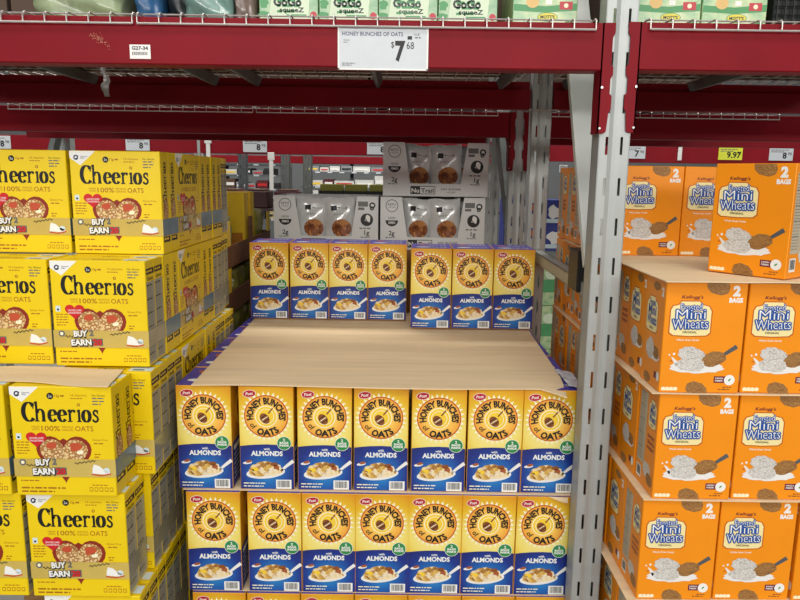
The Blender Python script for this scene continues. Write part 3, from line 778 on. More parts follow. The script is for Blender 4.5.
def make_wheat_box(variant=0):
    w, d, h = WW, WD, WH
    kind = [('carton', carton_mesh('carton', w, d, h, W_ORG), None, [])]
    mb = MB(); P = Print(mb, 'front', w, d, h, 0)
    wheat_logo(P, w * 0.325, h * 0.675, w * 0.50, h * 0.305, 0)
    P.text("Kellogg's", w * 0.325, h * 0.855, h * 0.03, W_MAR, 2, width=w * 0.26, slant=0.25, bold=0.015)
    P.text('Whole Grain Cereal', w * 0.31, h * 0.475, h * 0.017, WHITE, 0, width=w * 0.28, bold=0.02)
    kind.append(('title_logo', mb.mesh('title_logo', fix=False), 'cream shield logo with blue outlined lettering', []))
    mb = MB(); P = Print(mb, 'front', w, d, h, 0)
    P.text('2', w * 0.865, h * 0.885, h * 0.092, WHITE, 0, bold=0.06); P.text('BAGS', w * 0.865, h * 0.825, h * 0.042, WHITE, 0, width=w * 0.17, bold=0.06)
    kind.append(('bag_count_lettering', mb.mesh('bag_count_lettering', fix=False), None, []))
    mb = MB(); P = Print(mb, 'front', w, d, h, 0)
    P.stroke([(w * .70, h * .315), (w * .80, h * .365), (w * .93, h * .43)], lambda a, b, t: 0.006 + 0.005 * t, W_SPN, 0)
    P.blob(w * 0.45, h * 0.235, 0.335 * w, 0.055 * h, SPOON, 1, 30, 0.10, 3)
    P.poly([(w * .12, h * .33), (w * .15, h * .32), (w * .25, h * .26), (w * .19, h * .24), (w * .15, h * .29)], SPOON, 1)
    P.ell(w * .10, h * .345, .0022, .0022, WHITE, 1, 8); P.ell(w * .155, h * .355, .003, .003, WHITE, 1, 8)
    P.blob(w * 0.64, h * 0.31, 0.165 * w, 0.068 * h, W_BIS, 2, 20, 0.09, 5, R(10))
    P.blob(w * 0.37, h * 0.355, 0.165 * w, 0.068 * h, W_FRO, 3, 20, 0.10, 6, R(-8)); P.blob(w * 0.37, h * 0.262, 0.185 * w, 0.062 * h, W_FRO, 4, 20, 0.10, 7, R(-4))
    P.lines(w * .11, h * .285, w * .17, 1, .01, .0026, ORED, 0, 3)
    kind.append(('spoon_picture', mb.mesh('spoon_picture', fix=False), 'spoon of frosted wheat biscuits', []))
    mb = MB(); P = Print(mb, 'front', w, d, h, 0)
    P.poly([(w * .49, h - .001), (w * .50, h * .945), (w * .56, h * .905), (w * .68, h * .885), (w * .76, h * .905), (w * .78, h * .95), (w * .76, h - .001)], W_BIS, 0)
    kind.append(('biscuit_picture', mb.mesh('biscuit_picture', fix=False), None, []))
    mb = MB(); P = Print(mb, 'front', w, d, h, 0)
    P.poly([(w * .33, h * .03), (w * .35, h * .085), (w * .43, h * .108), (w * .54, h * .085), (w * .60, h * .04), (w * .61, h * .002), (w * .36, h * .002)], W_BIS, 0)
    kind.append(('biscuit_picture', mb.mesh('biscuit_picture', fix=False), None, []))
    mb = MB(); P = Print(mb, 'front', w, d, h, 0)
    P.rect(w * 0.68, h * 0.095, w * 0.84, h * 0.155, W_MAR, 0); P.ell(w * 0.875, h * 0.122, 0.0125, 0.0125, WHITE, 1, 22)
    P.text('HIGH', w * .745, h * .13, .004, WHITE, 1, bold=.02, width=.018); P.text('FIBER', w * .745, h * .107, .004, WHITE, 1, bold=.02, width=.018)
    P.stroke([(w * .865, h * .112), (w * .875, h * .125), (w * .89, h * .132)], .003, MATS['green_badge_ink'], 2)
    kind.append(('fibre_badge', mb.mesh('fibre_badge', fix=False), None, []))
    mb = MB(); P = Print(mb, 'front', w, d, h, 0)
    for i in range(4): P.ell(w * (.055 + .05 * i), h * .035, .0052, .0045, CREAM, 0, 12)
    P.lines(w * .03, h * .020, w * .24, 1, .01, .003, CREAM, 1, 6)
    kind.append(('nutrient_strip', mb.mesh('nutrient_strip', fix=False), None, []))
    mb = MB(); P = Print(mb, 'front', w, d, h, 0)
    P.lines(w * .80, h * .05, w * .94, 1, .01, .0025, DIPB, 0, 7); P.lines(w * .74, h * .03, w * .94, 1, .01, .0025, DIPB, 0, 8)
    kind.append(('weight_print', mb.mesh('weight_print', fix=False), None, []))
    for fc, va in (('left', variant), ('right', 1)):
        mb = MB()
        Q = Print(mb, fc, w, d, h, 0); Q.rect(.002, .002, d - .002, h - .002, W_ORG, 0); Q.base = 1
        if va == 0:      # picture side
            wheat_logo(Q, d * 0.40, h * 0.66, d * 0.56, h * 0.32, 0, outline=False)
            Q.text('2', d * .86, h * .86, h * .08, WHITE, 0, bold=.05)
            Q.blob(d * .62, h * .30, .28 * d, .05 * h, SPOON, 0, 20, .1, 3); Q.blob(d * .72, h * .33, .16 * d, .06 * h, W_BIS, 1, 18, .1, 4); Q.blob(d * .42, h * .34, .2 * d, .10 * h, W_FRO, 2, 18, .1, 5)
            Q.blob(d * .35, h * .06, .18 * d, .05 * h, W_BIS, 0, 16, .1, 6); Q.rect(d * .7, h * .10, d * .88, h * .16, W_MAR, 0); Q.ell(d * .9, h * .13, .009, .012, WHITE, 1, 14)
            Q.blob(d * .55, h * .93, .18 * d, .04 * h, W_BIS, 0, 16, .1, 6)
        else:            # facts side
            wheat_logo(Q, d * 0.74, h * 0.76, d * 0.36, h * 0.26, 0, outline=False)
            Q.rect(d * .08, h * .22, d * .46, h * .92, W_FACT, 0)
            z = h * .90; kk = 0
            while z > h * .24:
                Q.lines(d * .10, z, d * .44, 1, .01, .003 if kk % 5 == 0 else .0015, GREYINK, 1, kk); z -= .007; kk += 1
            for i, t in enumerate(('SWEET', 'CRUNCH', 'WHEAT')): Q.text(t, d * .74, h * (.52 - .055 * i), h * .035, W_MAR, 0, width=d * .36, bold=.03)
            Q.blob(d * .62, h * .2, .2 * d, .075 * h, W_FRO, 0, 18, .1, 9); Q.blob(d * .78, h * .13, .16 * d, .06 * h, W_BIS, 1, 18, .1, 4)
            Q.barcode(d * .10, h * .06, d * .34, h * .18, 0)
        kind.append(('side_print', mb.mesh('side_print', fix=False), None, []))
    return kind

OAT = make_oat_box()
RINGA = make_ring_pack(False); RINGB = make_ring_pack(True)
WHT = make_wheat_box(0); WHF = make_wheat_box(1)

def jit(a): return random.uniform(-a, a)
ORD2 = ['first', 'second', 'third', 'fourth', 'fifth', 'sixth', 'seventh', 'eighth', 'ninth', 'tenth', 'eleventh', 'twelfth', 'thirteenth', 'fourteenth', 'fifteenth', 'sixteenth']
ORD = ['first', 'second', 'third', 'fourth', 'fifth', 'sixth', 'seventh', 'eighth', 'ninth', 'tenth']

# ================================================================= PALLET OF YELLOW AND BLUE OAT CEREAL
Z1, Z2, Z3 = 0.7025, 0.3905, 0.0785
rows = [
 (Z1, 1.902, [(-.632, -.474), (-.454, -.297), (-.288, -.132), (-.124, .027), (.037, .195), (.1965, .357), (.358, .509)], 'upper front row'),
 (Z2, 1.884, [(-.609, -.452), (-.432, -.276), (-.275, -.1195), (-.118, .033), (.0335, .188), (.190, .342), (.346, .500)], 'second front row'),
 (Z3, 1.876, [(-.598, -.442), (-.438, -.282), (-.280, -.124), (-.122, .034), (.036, .192), (.194, .350), (.352, .508)], 'lowest row, cut off'),
]
for ri, (z, y, xs, txt) in enumerate(rows):
    for i, (a, b) in enumerate(xs):
        e = place(OAT, 'cereal_box', ((a + b) / 2, y + HD / 2, z), R(jit(0.25)),
              'blue and yellow oat cereal box, %s from left in the %s' % (ORD[i], txt), 'cereal box', 'oat and almond cereal boxes on the middle pallet')
# boxes behind, whose violet tops frame the cardboard
for side, x, lab in ((0, -.553, 'left'), (6, .434, 'right')):
    for k in range(4):
        place(OAT, 'cereal_box', (x + jit(.002), 1.902 + HD / 2 + 0.197 * (k + 1), Z1), R(jit(.25)),
              'violet-topped oat cereal box at the %s cardboard edge, %s from the front' % (lab, ORD[k]), 'cereal box', 'oat and almond cereal boxes on the middle pallet')
ZB = 1.0235
for i, (a, b) in enumerate([(-.608, -.450), (-.446, -.289), (-.2885, -.132), (-.130, .025)]):
    place(OAT, 'cereal_box', ((a + b) / 2, 2.80 + HD / 2, ZB), R(jit(.2)), 'oat cereal box at the back left of the bare cardboard, %s from left' % ORD[i], 'cereal box', 'oat and almond cereal boxes on the middle pallet')
for i, (a, b) in enumerate([(.046, .203), (.204, .361), (.362, .519)]):
    lab = ['left', 'middle', 'right'][i]
    place(OAT, 'cereal_box', ((a + b) / 2 - 0.005, 2.655 + HD / 2, ZB), R([-1.0, -.4, -.2][i]), 'oat cereal box, %s one of the three at the back right of the cardboard' % lab, 'cereal box', 'oat and almond cereal boxes on the middle pallet')

def sheet(name, corners, z, label, nx=24, ny=18, wave=0.002, thick=0.003, droop=None, mat=KRAFT, seed=2):
    """thin board, corners = front-left, front-right, back-right, back-left (x, y)"""
    rnd = random.Random(seed); mb = MB()
    fl, frr, br, bl = [Vector(c) for c in corners]
    ph = [rnd.uniform(0, 6) for _ in range(4)]
    def pt(i, j):
        a, b = i / nx, j / ny
        p = (fl * (1 - a) + frr * a) * (1 - b) + (bl * (1 - a) + br * a) * b
        zz = wave * (0.6 * math.sin(a * 7 + ph[0] + b * 2) + 0.6 * math.sin(b * 9 + ph[1]) + .4 * math.sin(a * 15 + ph[2]))
        zz = zz + wave * 1.6
        q = Vector((p.x, p.y, z + zz))
        if droop: q = droop(a, b, q)
        return q
    n = nx + 1
    top = [pt(i, j) for j in range(ny + 1) for i in range(n)]
    bot = [v - Vector((0, 0, thick)) for v in top]
    N = len(top); fs = []; es = []
    for j in range(ny):
        for i in range(nx):
            a = j * n + i
            fs.append((a, a + 1, a + 1 + n, a + n)); fs.append((N + a + n, N + a + 1 + n, N + a + 1, N + a))
    bd = [i for i in range(n)] + [j * n + nx for j in range(1, ny + 1)] + [ny * n + i for i in range(nx - 1, -1, -1)] + [j * n for j in range(ny - 1, 0, -1)]
    for k in range(len(bd)):
        a, b = bd[k], bd[(k + 1) % len(bd)]
        es.append((a, N + a, N + b, b))
    mb.add(top + bot, fs + es, mat)
    me = mb.mesh(name, fix=True, smooth=False)
    o = obj(name, me); tag(o, label, 'cardboard')
    return o
def droop_mid(a, b, q):
    if a > 0.93 and b < 0.10:
        k = (a - 0.93) / 0.07 * (0.10 - b) / 0.10
        q = q + Vector((-0.012 * k, -0.035 * k, -0.012 * k))
    if b == 0: q = q + Vector((0, 0.006 * math.sin(a * 9), 0))
    return q
sheet('cardboard_sheet', [(-.583, 1.893), (.478, 1.893), (.512, 2.99), (-.598, 2.99)], Z1 + HH + 0.0035, 'large bare tan cardboard sheet lying on the blue and yellow cereal boxes', 40, 24, 0.0012, 0.003, droop_mid)
sheet('slip_sheet', [(-.62, 1.896), (.503, 1.890), (.508, 2.88), (-.63, 2.88)], Z2 + HH + 0.0022, 'tan cardboard sheet under the upper front row of blue boxes', 20, 8, 0.0003, 0.0018)
sheet('slip_sheet', [(-.60, 1.886), (.515, 1.882), (.508, 2.86), (-.61, 2.86)], Z3 + HH + 0.0022, 'tan cardboard sheet over the lowest row of blue boxes', 20, 8, 0.0003, 0.0018)
# folded sheet corner hanging over the second row
mb = MB()
mb.prism([(0.432, 0.7035), (0.489, 0.7005), (0.489, 0.684), (0.470, 0.688)], 'y', 1.8765, 1.8785, KRAFT)
o = obj('cardboard_flap', mb.mesh('cardboard_flap')); tag(o, 'small folded cardboard corner hanging over the rightmost box of the second row', 'cardboard')
# torn film at the right corner of the big sheet
FILMW = plain('crumpled_white_blue_film', '#cfd8ef', 0.3, spec=0.6, var=0.35, scale=40)
mb = MB(); rnd = random.Random(4)
pts = []
for j in range(6):
    for i in range(5):
        pts.append((0.484 + 0.012 * i - 0.006 * (j / 5), 1.915 + 0.035 * j, Z1 + HH + 0.002 + 0.006 * rnd.random() + (0.006 if i < 2 else 0)))
mb.add(pts, [(j * 5 + i, j * 5 + i + 1, j * 5 + i + 6, j * 5 + i + 5) for j in range(5) for i in range(4)], FILMW)
o = obj('film_scrap', mb.mesh('film_scrap', smooth=True)); tag(o, 'torn scrap of blue and white film at the right front corner of the cardboard', 'film')

def pallet(x0, x1, y0, y1, z1, label, z0=None):
    z0 = FZ if z0 is None else z0
    e = empty('wooden_pallet', ((x0 + x1) / 2, (y0 + y1) / 2, z0)); tag(e, label, 'pallet', 'wooden pallets')
    H = z1 - z0; w, d = (x1 - x0) / 2, (y1 - y0) / 2
    mb = MB(); mb.box(-w, w, -0.05, 0.05, 0, 0.018, WOOD); plank = mb.mesh('plank')
    mb = MB(); mb.box(-0.02, 0.02, -d, d, 0.018, H - 0.018, WOOD); st = mb.mesh('stringer')
    for k in range(7): obj('plank', plank, e, (0, -d + 0.05 + (2 * d - 0.1) * k / 6, H - 0.018))
    for k in range(3): obj('plank', plank, e, (0, -d + 0.05 + (2 * d - 0.1) * k / 2, 0)); obj('stringer', st, e, ((k - 1) * (w - 0.02), 0, 0))
pallet(-.62, .515, 1.878, 2.84, Z3 - .001, 'wooden pallet under the blue and yellow cereal boxes')

# ================================================================= YELLOW TWIN PACKS
XR = -0.667
zr = {'A': 1.3745, 'B': 1.0885, 'C': 0.7995, 'D': 0.5145, 'E': 0.2295}
G = 'yellow oat ring cereal packs on the left pallet'
def ringpack(kind, x, y, z, rot, label, rz=0.0):
    """x, y = the corner nearest the walkway; rot=0 faces the camera, 90 faces the middle pallet"""
    if rot == 0: loc = (x - CW / 2, y + CD / 2, z)
    else: loc = (x - CD / 2, y + CW / 2, z)
    place(kind, 'cereal_twin_pack', loc, R(rot + rz), label, 'cereal pack', G)
names = {'A': 'top layer', 'B': 'second layer', 'C': 'third layer', 'D': 'fourth layer', 'E': 'bottom layer'}
fronts = {'A': (1.965, XR, RINGA), 'B': (1.815, -.668, RINGB), 'C': (1.643, -.703, RINGA), 'D': (1.655, -.690, RINGB)}
for k, (y, x, kd) in fronts.items():
    ringpack(kd, x, y, zr[k], 0, 'yellow cereal pack facing out, right one of the %s front' % names[k], jit(.3))
    gap = {'A': .006, 'B': .008, 'C': .010, 'D': .009}[k]
    ringpack(kd, x - CW - gap - .004, y + (0.0 if k != 'B' else .01), zr[k], 0, 'yellow cereal pack cut by the left picture edge, %s' % names[k], jit(.3))
# receding side of the stack
sides = {
 'A': [(2.097, 90, RINGA, .0), (2.351, 0, RINGA, 0), (2.484, 0, RINGA, 0), (2.632, 0, RINGB, 5)],
 'B': [(1.949, 0, RINGA, 0), (2.083, 90, RINGA, 0), (2.337, 0, RINGA, 0), (2.470, 0, RINGB, 0), (2.613, 0, RINGB, 3)],
 'C': [(1.778, 0, RINGB, 0), (1.912, 0, RINGB, 0), (2.045, 90, RINGA, 0), (2.299, 0, RINGA, 0), (2.433, 0, RINGB, 0), (2.567, 0, RINGB, 0)],
 'D': [(1.789, 0, RINGB, 0), (1.922, 0, RINGB, 0), (2.055, 0, RINGB, 0), (2.188, 0, RINGB, 0), (2.321, 0, RINGB, 0), (2.454, 0, RINGB, 0)],
 'E': [(1.66, 0, RINGB, 0), (1.793, 0, RINGB, 0), (1.926, 0, RINGB, 0), (2.059, 0, RINGB, 0), (2.192, 0, RINGB, 0), (2.325, 0, RINGB, 0), (2.458, 0, RINGB, 0)],
}
for k, lst in sides.items():
    for n_, (y, rot, kd, rz) in enumerate(lst):
        xx = {'A': XR, 'B': XR, 'C': -.655, 'D': -.672, 'E': -.668}[k] + jit(.002)
        if rz: xx -= 0.012
        what = 'turned sideways' if rot else ('showing nutrition panels' if kd is RINGB else 'showing its spines')
        ringpack(kd, xx, y, zr[k], rot, 'yellow pack %s, %s behind the front of the %s' % (what, ORD[n_], names[k]), rz + jit(.25))
def droop_c(a, b, q):
    return q + Vector((0, 0.012 * math.sin(a * 5), -0.0))
sheet('cardboard_sheet', [(-1.06, 1.665), (-.706, 1.647), (-.726, 1.795), (-1.06, 1.795)], zr['C'] + CH + 0.0028, 'tan cardboard strip poking out between the second and third layers of yellow packs', 16, 6, 0.0012, 0.002, droop_c)
pallet(-1.22, -.66, 1.62, 2.66, zr['E'] - .001, 'wooden pallet under the yellow cereal packs')

# ================================================================= ORANGE WHEAT CEREAL
G2 = 'orange wheat cereal boxes on the right pallet'
wz = {'A': 1.3785, 'B': 1.1105, 'C': 0.8445, 'D': 0.5785, 'E': 0.3125}
wn = {'A': 'top layer', 'B': 'second layer', 'C': 'third layer', 'D': 'fourth layer', 'E': 'bottom layer'}
def wheat(kd, xl, y, z, label, rz=0):
    place(kd, 'cereal_box', (xl + WW / 2, y + WD / 2, z), R(rz), label, 'cereal box', G2)
wf = {'B': (.609, 1.58), 'C': (.613, 1.58), 'D': (.594, 1.58), 'E': (.60, 1.60)}
for k, (x, y) in wf.items():
    wheat(WHT if k in 'B' else WHF, x, y, wz[k], 'orange wheat cereal box facing out beside the grey post, %s' % wn[k], jit(.4))
    wheat(WHT, x + WW + (.007 if k != 'D' else .005), y + .004, wz[k], 'orange wheat cereal box facing out at the right picture edge, %s' % wn[k], jit(.4))
    if k in 'CD': wheat(WHT, x + 2 * WW + .013, y + .002, wz[k], 'orange wheat cereal box cut off by the right picture edge, %s' % wn[k], jit(.4))
    for n_ in range(8):
        xx = x + jit(.003) + (.006 if k == 'B' else 0)
        wheat(WHF if (n_ % 3) else WHT, xx, y + .131 * (n_ + 1) + .002, wz[k], 'orange box showing its side, %s behind the front in the %s' % (ORD[n_], wn[k]), jit(.3))
wheat(WHT, .640, 2.08, wz['A'], 'orange wheat cereal box set back in the top layer, next to the grey post', .3)
wheat(WHT, .829, 2.08, wz['A'], 'orange wheat cereal box set back in the top layer, behind the turned box', -.3)
for n_ in range(4):
    wheat(WHF, .613 + jit(.003), 2.225 + .131 * n_, wz['A'], 'orange box seen through the rack frame, %s from the front in the top layer' % ORD[n_], jit(.4))
# the turned box nearest the camera
a = R(-52)
fc = Vector((.822, 1.66, 0)); bk = Vector((math.sin(-a), math.cos(a), 0)) * (WD / 2)
place(WHT, 'cereal_box', (fc.x + bk.x, fc.y + bk.y, wz['A'] + 0.001), a, 'orange wheat cereal box turned at an angle on the cardboard of the top layer', 'cereal box', G2)
def droop_w(a_, b, q):
    return q + Vector((0, 0, 0.0)) if True else q
sheet('cardboard_sheet', [(.600, 1.562), (1.03, 1.562), (1.03, 2.62), (.606, 2.62)], wz['B'] + WH + 0.0032, 'tan cardboard sheet under the top layer of orange boxes', 20, 30, 0.0010, 0.0025, droop_w, seed=5)
for k, nm in (('C', 'second and third'), ('D', 'third and fourth'), ('E', 'fourth and bottom')):
    sheet('slip_sheet', [(.592 if k != 'E' else .570, 1.574), (1.02, 1.574), (1.02, 2.70), (.600 if k != 'E' else .572, 2.70)], wz[k] + WH + 0.0026, 'tan cardboard sheet between the %s layers of orange boxes' % nm, 12, 24, 0.0004, 0.002, seed=8)
pallet(.59, 1.03, 1.6, 2.75, wz['E'] - .001, 'wooden pallet under the orange cereal boxes')

# ================================================================= SIGNS AND TAGS ON THE TOP BEAM
e = empty('price_sign', (-.050, BY - .0015, 1.863)); tag(e, 'white paper price sign in a clear holder on the top red beam', 'price sign')
mb = MB(); mb.box(-.1085, .1085, -.0025, 0, -.004, .094, PAPER)
obj('card', mb.mesh('card', bevel=.0006), e)
mb = MB()
for q in ((-.1105, -.1065, -.0062, .0955), (.1065, .1105, -.0062, .0955)): mb.box(q[0], q[1], -.004, 0, q[2], q[3], WHITE)
mb.box(-.1105, .1105, -.004, 0, -.0065, -.0030, WHITE); mb.box(-.1105, .1105, -.004, 0, .0925, .0955, WHITE)
obj('holder_frame', mb.mesh('holder_frame'), e)
mb = MB(); P = Print(mb, 'front', .217, .005, .098, 1)
P.text('HONEY BUNCHES OF OATS', .009, .0735, .0095, C_NAVY, 0, align='l', width=.148, bold=.01)
P.rect(.168, .066, .179, .074, BLACK, 0); P.text('16.8', .184, .075, .006, GREYINK, 0, align='l'); P.lines(.186, .069, .205, 1, .01, .003, GREYINK, 0, 3)
P.text('$', .132, .047, .014, BLACK, 0, width=.008); P.text('7', .1505, .018, .046, BLACK, 0, width=.025, bold=.045); P.text('68', .175, .044, .0165, BLACK, 0, width=.018)
P.lines(.012, .062, .026, 2, .005, .0018, GREYINK, 0, 4); P.lines(.008, .008, .04, 2, .0045, .002, GREYINK, 0, 5)
obj('price_lettering', mb.mesh('price_lettering', fix=False), e)
e = empty('location_tag', (-.645, BY - .0005, 1.8755)); tag(e, 'small white bin tag reading G27-34 on the top red beam', 'tag')
mb = MB(); mb.box(-.0255, .0255, -.0012, 0, 0, .0335, WHITE); obj('card', mb.mesh('card', bevel=.0004), e)
mb = MB(); P = Print(mb, 'front', .051, .0024, .0335, 1)
P.text('G27-34', .0255, .0215, .0085, BLACK, 0, width=.04, bold=.03)
u = .006
rnd = random.Random(2)
while u < .043:
    l = rnd.uniform(.0006, .002); P.rect(u, .009, u + l, .0165, GREYINK, 0); u += l + rnd.uniform(.0006, .0016)
obj('tag_lettering', mb.mesh('tag_lettering', fix=False), e)
# scuff on the beam
SCUFF = plain('bare_paint_chip', '#c98f72', 0.6)
mb = MB(); rnd = random.Random(3)
for _ in range(70):
    x = -.745 + rnd.gauss(0, .012); z = 1.921 - (x + .745) * .55 + rnd.gauss(0, .005); s_ = rnd.uniform(.0005, .0013)
    mb.add([(x - s_, BY - .0004, z), (x, BY - .0004, z - s_), (x + s_, BY - .0004, z), (x, BY - .0004, z + s_)], [(0, 1, 2, 3)], SCUFF)
o = obj('paint_scuff', mb.mesh('paint_scuff', fix=False)); tag(o, 'cluster of pale paint chips scratched into the top red beam', 'scuff'); o['kind'] = 'stuff'
# crumpled film hanging under the beam at the left
CLEARF = plain('dusty_clear_film', '#8f8a86', 0.25, spec=0.7, var=0.3, scale=30)
mb = MB(); rnd = random.Random(12); pts = []
for j in range(12):
    for i in range(4):
        pts.append((-.975 + .007 * i * (1 + .3 * math.sin(j)) + .006 * math.sin(j * 1.3), 2.35 + .01 * rnd.random(), 1.975 - .012 * j))
mb.add(pts, [(j * 4 + i, j * 4 + i + 1, j * 4 + i + 5, j * 4 + i + 4) for j in range(11) for i in range(3)], CLEARF)
o = obj('film_strip', mb.mesh('film_strip', smooth=True)); tag(o, 'crumpled strip of clear film hanging below the deck at the left', 'film')
# black edge guard on the frame strut
mb = MB()
mb.box(-.034, .026, -.055, .055, -.045, .075, DARKP)
o = obj('strut_guard', mb.mesh('strut_guard', bevel=.004), None, (.537, 2.03, 1.325)); tag(o, 'black plastic guard clipped over the horizontal frame strut', 'guard')

# ================================================================= GOODS ON THE TOP DECK
DZ = 1.9765 + .0125
P_GRN = food('pale_green_carton', [(.3, '#5f9a6c'), (.45, '#93b98d'), (.6, '#a8c294'), (.75, '#c6d3b6')], 22, .25, 'noise')
P_GRN2 = plain('mid_green_ink', '#4d9a5e', 0.35)
P_WHT = plain('pale_label_ink', '#d7e6c8', 0.35)
P_DK = plain('dark_letter_ink', '#2b3833', 0.4)
P_REDA = plain('apple_red_ink', '#c6404c', 0.4)
def make_pouch_case():
    w, d, h = .155, .24, .17
    k = [('carton', carton_mesh('carton', w, d, h, P_GRN), None, [])]
    mb = MB(); P = Print(mb, 'front', w, d, h, 0)
    P.poly([(w * .16, 0.012), (w * .82, 0.004), (w * .86, h * .45), (w * .22, h * .5)], P_WHT, 0)
    P.text('GoGo', w * .48, .050, .022, P_DK, 1, width=w * .48, bold=.05); P.text('squeeZ', w * .55, .0345, .012, P_DK, 1, width=w * .42, bold=.03)
    P.rect(w * .46, .022, w * .80, .029, P_GRN2, 1)
    P.ell(w * .92, .028, .009, .009, P_REDA, 0, 16); P.blob(w * .07, .030, .016, .006, P_GRN2, 0, 12, .3, 3)
    P.blob(w * .08, .055, .012, .01, P_GRN2, 0, 12, .3, 5); P.lines(w * .3, h * .44, w * .7, 4, .014, .006, P_GRN2, 1, 3)
    k.append(('printed_panel', mb.mesh('printed_panel', fix=False), None, []))
    return k
GOGO = make_pouch_case()
for i in range(4):
    place(GOGO, 'pouch_carton', (-.305 + .158 * i, 1.95 + .12, DZ), R(jit(.5)), 'pale green fruit pouch carton on the top deck, %s from left behind the price sign' % ORD[i], 'carton', 'green pouch cartons on the top deck')
P_APP = food('apple_green_carton', [(.3, '#7aad7c'), (.45, '#a3c592'), (.6, '#c2d19a'), (.75, '#d6dfc0')], 24, .25, 'noise')
P_LOGO = plain('lemon_logo_ink', '#e8d84e', 0.35)
P_PEACH = plain('peach_ink', '#e8c07a', 0.4)
def make_apple_case():
    w, d, h = .17, .22, .16
    k = [('carton', carton_mesh('carton', w, d, h, P_APP), None, [])]
    mb = MB(); P = Print(mb, 'front', w, d, h, 0)
    P.poly([(0.002, .046), (w * .5, .042), (w - .002, .048), (w - .002, .066), (w * .5, .058), (.002, .063)], P_GRN2, 0)
    P.ell(w * .54, .031, .027, .0115, P_GRN2, 1, 22); P.ell(w * .54, .031, .025, .010, P_LOGO, 2, 22); P.text("MOTT'S", w * .54, .027, .0085, P_DK, 3, width=.038, bold=.03)
    P.ell(w * .30, .068, .017, .015, P_PEACH, 1, 16); P.rect(w * .72, .050, w * .92, .070, P_REDA, 1); P.ell(w * .82, .060, .006, .006, CREAM, 2, 12); P.rect(w * .50, .062, w * .6, .074, WHITE, 1)
    P.blob(w * .12, .014, .014, .008, P_WHT, 1, 12, .3, 4); P.blob(w * .88, .016, .012, .008, P_GRN2, 1, 12, .3, 6)
    k.append(('printed_panel', mb.mesh('printed_panel', fix=False), None, []))
    return k
APP = make_apple_case()
place(APP, 'apple_snack_carton', (.372, 1.95 + .11, DZ), 0, 'pale green apple snack carton just left of the grey post on the top deck', 'carton', 'apple snack cartons on the top deck')
for i in range(2):
    place(APP, 'apple_snack_carton', (.697 + .174 * i, 1.95 + .11, DZ + .003), R(jit(.6)), 'pale green apple snack carton on the top right deck, %s from the grey post' % ORD[i], 'carton', 'apple snack cartons on the top deck')
def bag(loc, sx, sy, sz, mat, label, seed, rz=0, cat='wrapped pack', name='wrapped_pack'):
    bm = bmesh.new(); bmesh.ops.create_cube(bm, size=1)
    bmesh.ops.subdivide_edges(bm, edges=list(bm.edges), cuts=7, use_grid_fill=True)
    rnd = random.Random(seed); ph = [rnd.uniform(0, 9) for _ in range(6)]
    for v in bm.verts:
        c = v.co
        k = 1 - 0.22 * (abs(c.x * 2) ** 3 + abs(c.z * 2 - .1) ** 3) * .5
        n_ = .05 * math.sin(9 * c.x + ph[0] + 5 * c.z) + .04 * math.sin(15 * c.z + ph[1] + 7 * c.x) + .03 * math.sin(23 * c.x - 11 * c.z + ph[2])
        c.y *= k; c.y += n_ * (1 if c.y > 0 else 1)
        c.x += .02 * math.sin(8 * c.z + ph[3]); c.z += 0.5
        c.z += .02 * math.sin(7 * c.x + ph[4]) * (c.z > .5)
        v.co = Vector((c.x * sx, c.y * sy, c.z * sz))
    me = bpy.data.meshes.new(name); bm.to_mesh(me); bm.free(); me.materials.append(mat)
    for p in me.polygons: p.use_smooth = True
    o = obj(name, me, None, loc); o.rotation_euler = (0, 0, rz)
    if label: tag(o, label, cat, 'mixed packs on the top deck')
    return o
bag((-.87, 2.06, DZ), .23, .18, .13, plain('cream_green_wrap', '#8f9c78', .25, spec=.7, var=.35, scale=12, bump=.3, bscale=30), 'cream and green film-wrapped pack at the top left corner on the deck', 3)
bag((-.69, 2.07, DZ), .07, .16, .14, plain('deep_blue_wrap', '#2b5a86', .3, spec=.6, var=.3, scale=20), 'narrow blue wrapped pack on the top deck at the left', 4)
bag((-.61, 2.10, DZ), .08, .16, .12, plain('black_wrap', '#22272a', .3, spec=.6, var=.3, scale=20), 'dark wrapped pack on the top deck at the left', 5)
bag((-.525, 2.06, DZ), .13, .18, .15, plain('grey_teal_film', '#6f8f86', .2, spec=.8, var=.4, scale=14, bump=.5, bscale=25), 'grey-green shiny film-wrapped pack on the top deck', 6)
bag((-.425, 2.05, DZ), .055, .14, .13, plain('brown_grey_film', '#7b6a62', .25, spec=.7, var=.4, scale=22, bump=.4, bscale=30), 'brownish film-wrapped pack beside the green pouch cartons', 7)
mb = MB()
for i in range(14): mb.tube([(-.14 + .0215 * i, 0, 0), (-.14 + .0215 * i, 0, .2)], .0022, DARKP, 5)
for j in range(10): mb.tube([(-.145, 0, .002 + .0215 * j), (.145, 0, .002 + .0215 * j)], .0022, DARKP, 5)
mb.box(-.145, .145, .012, .15, 0, .2, plain('dark_pack', '#1f2322', .5))
o = obj('dark_mesh_crate', mb.mesh('dark_mesh_crate'), None, (1.13, 1.965, DZ + .003)); tag(o, 'dark mesh-fronted crate on the top deck at the right picture edge', 'crate')

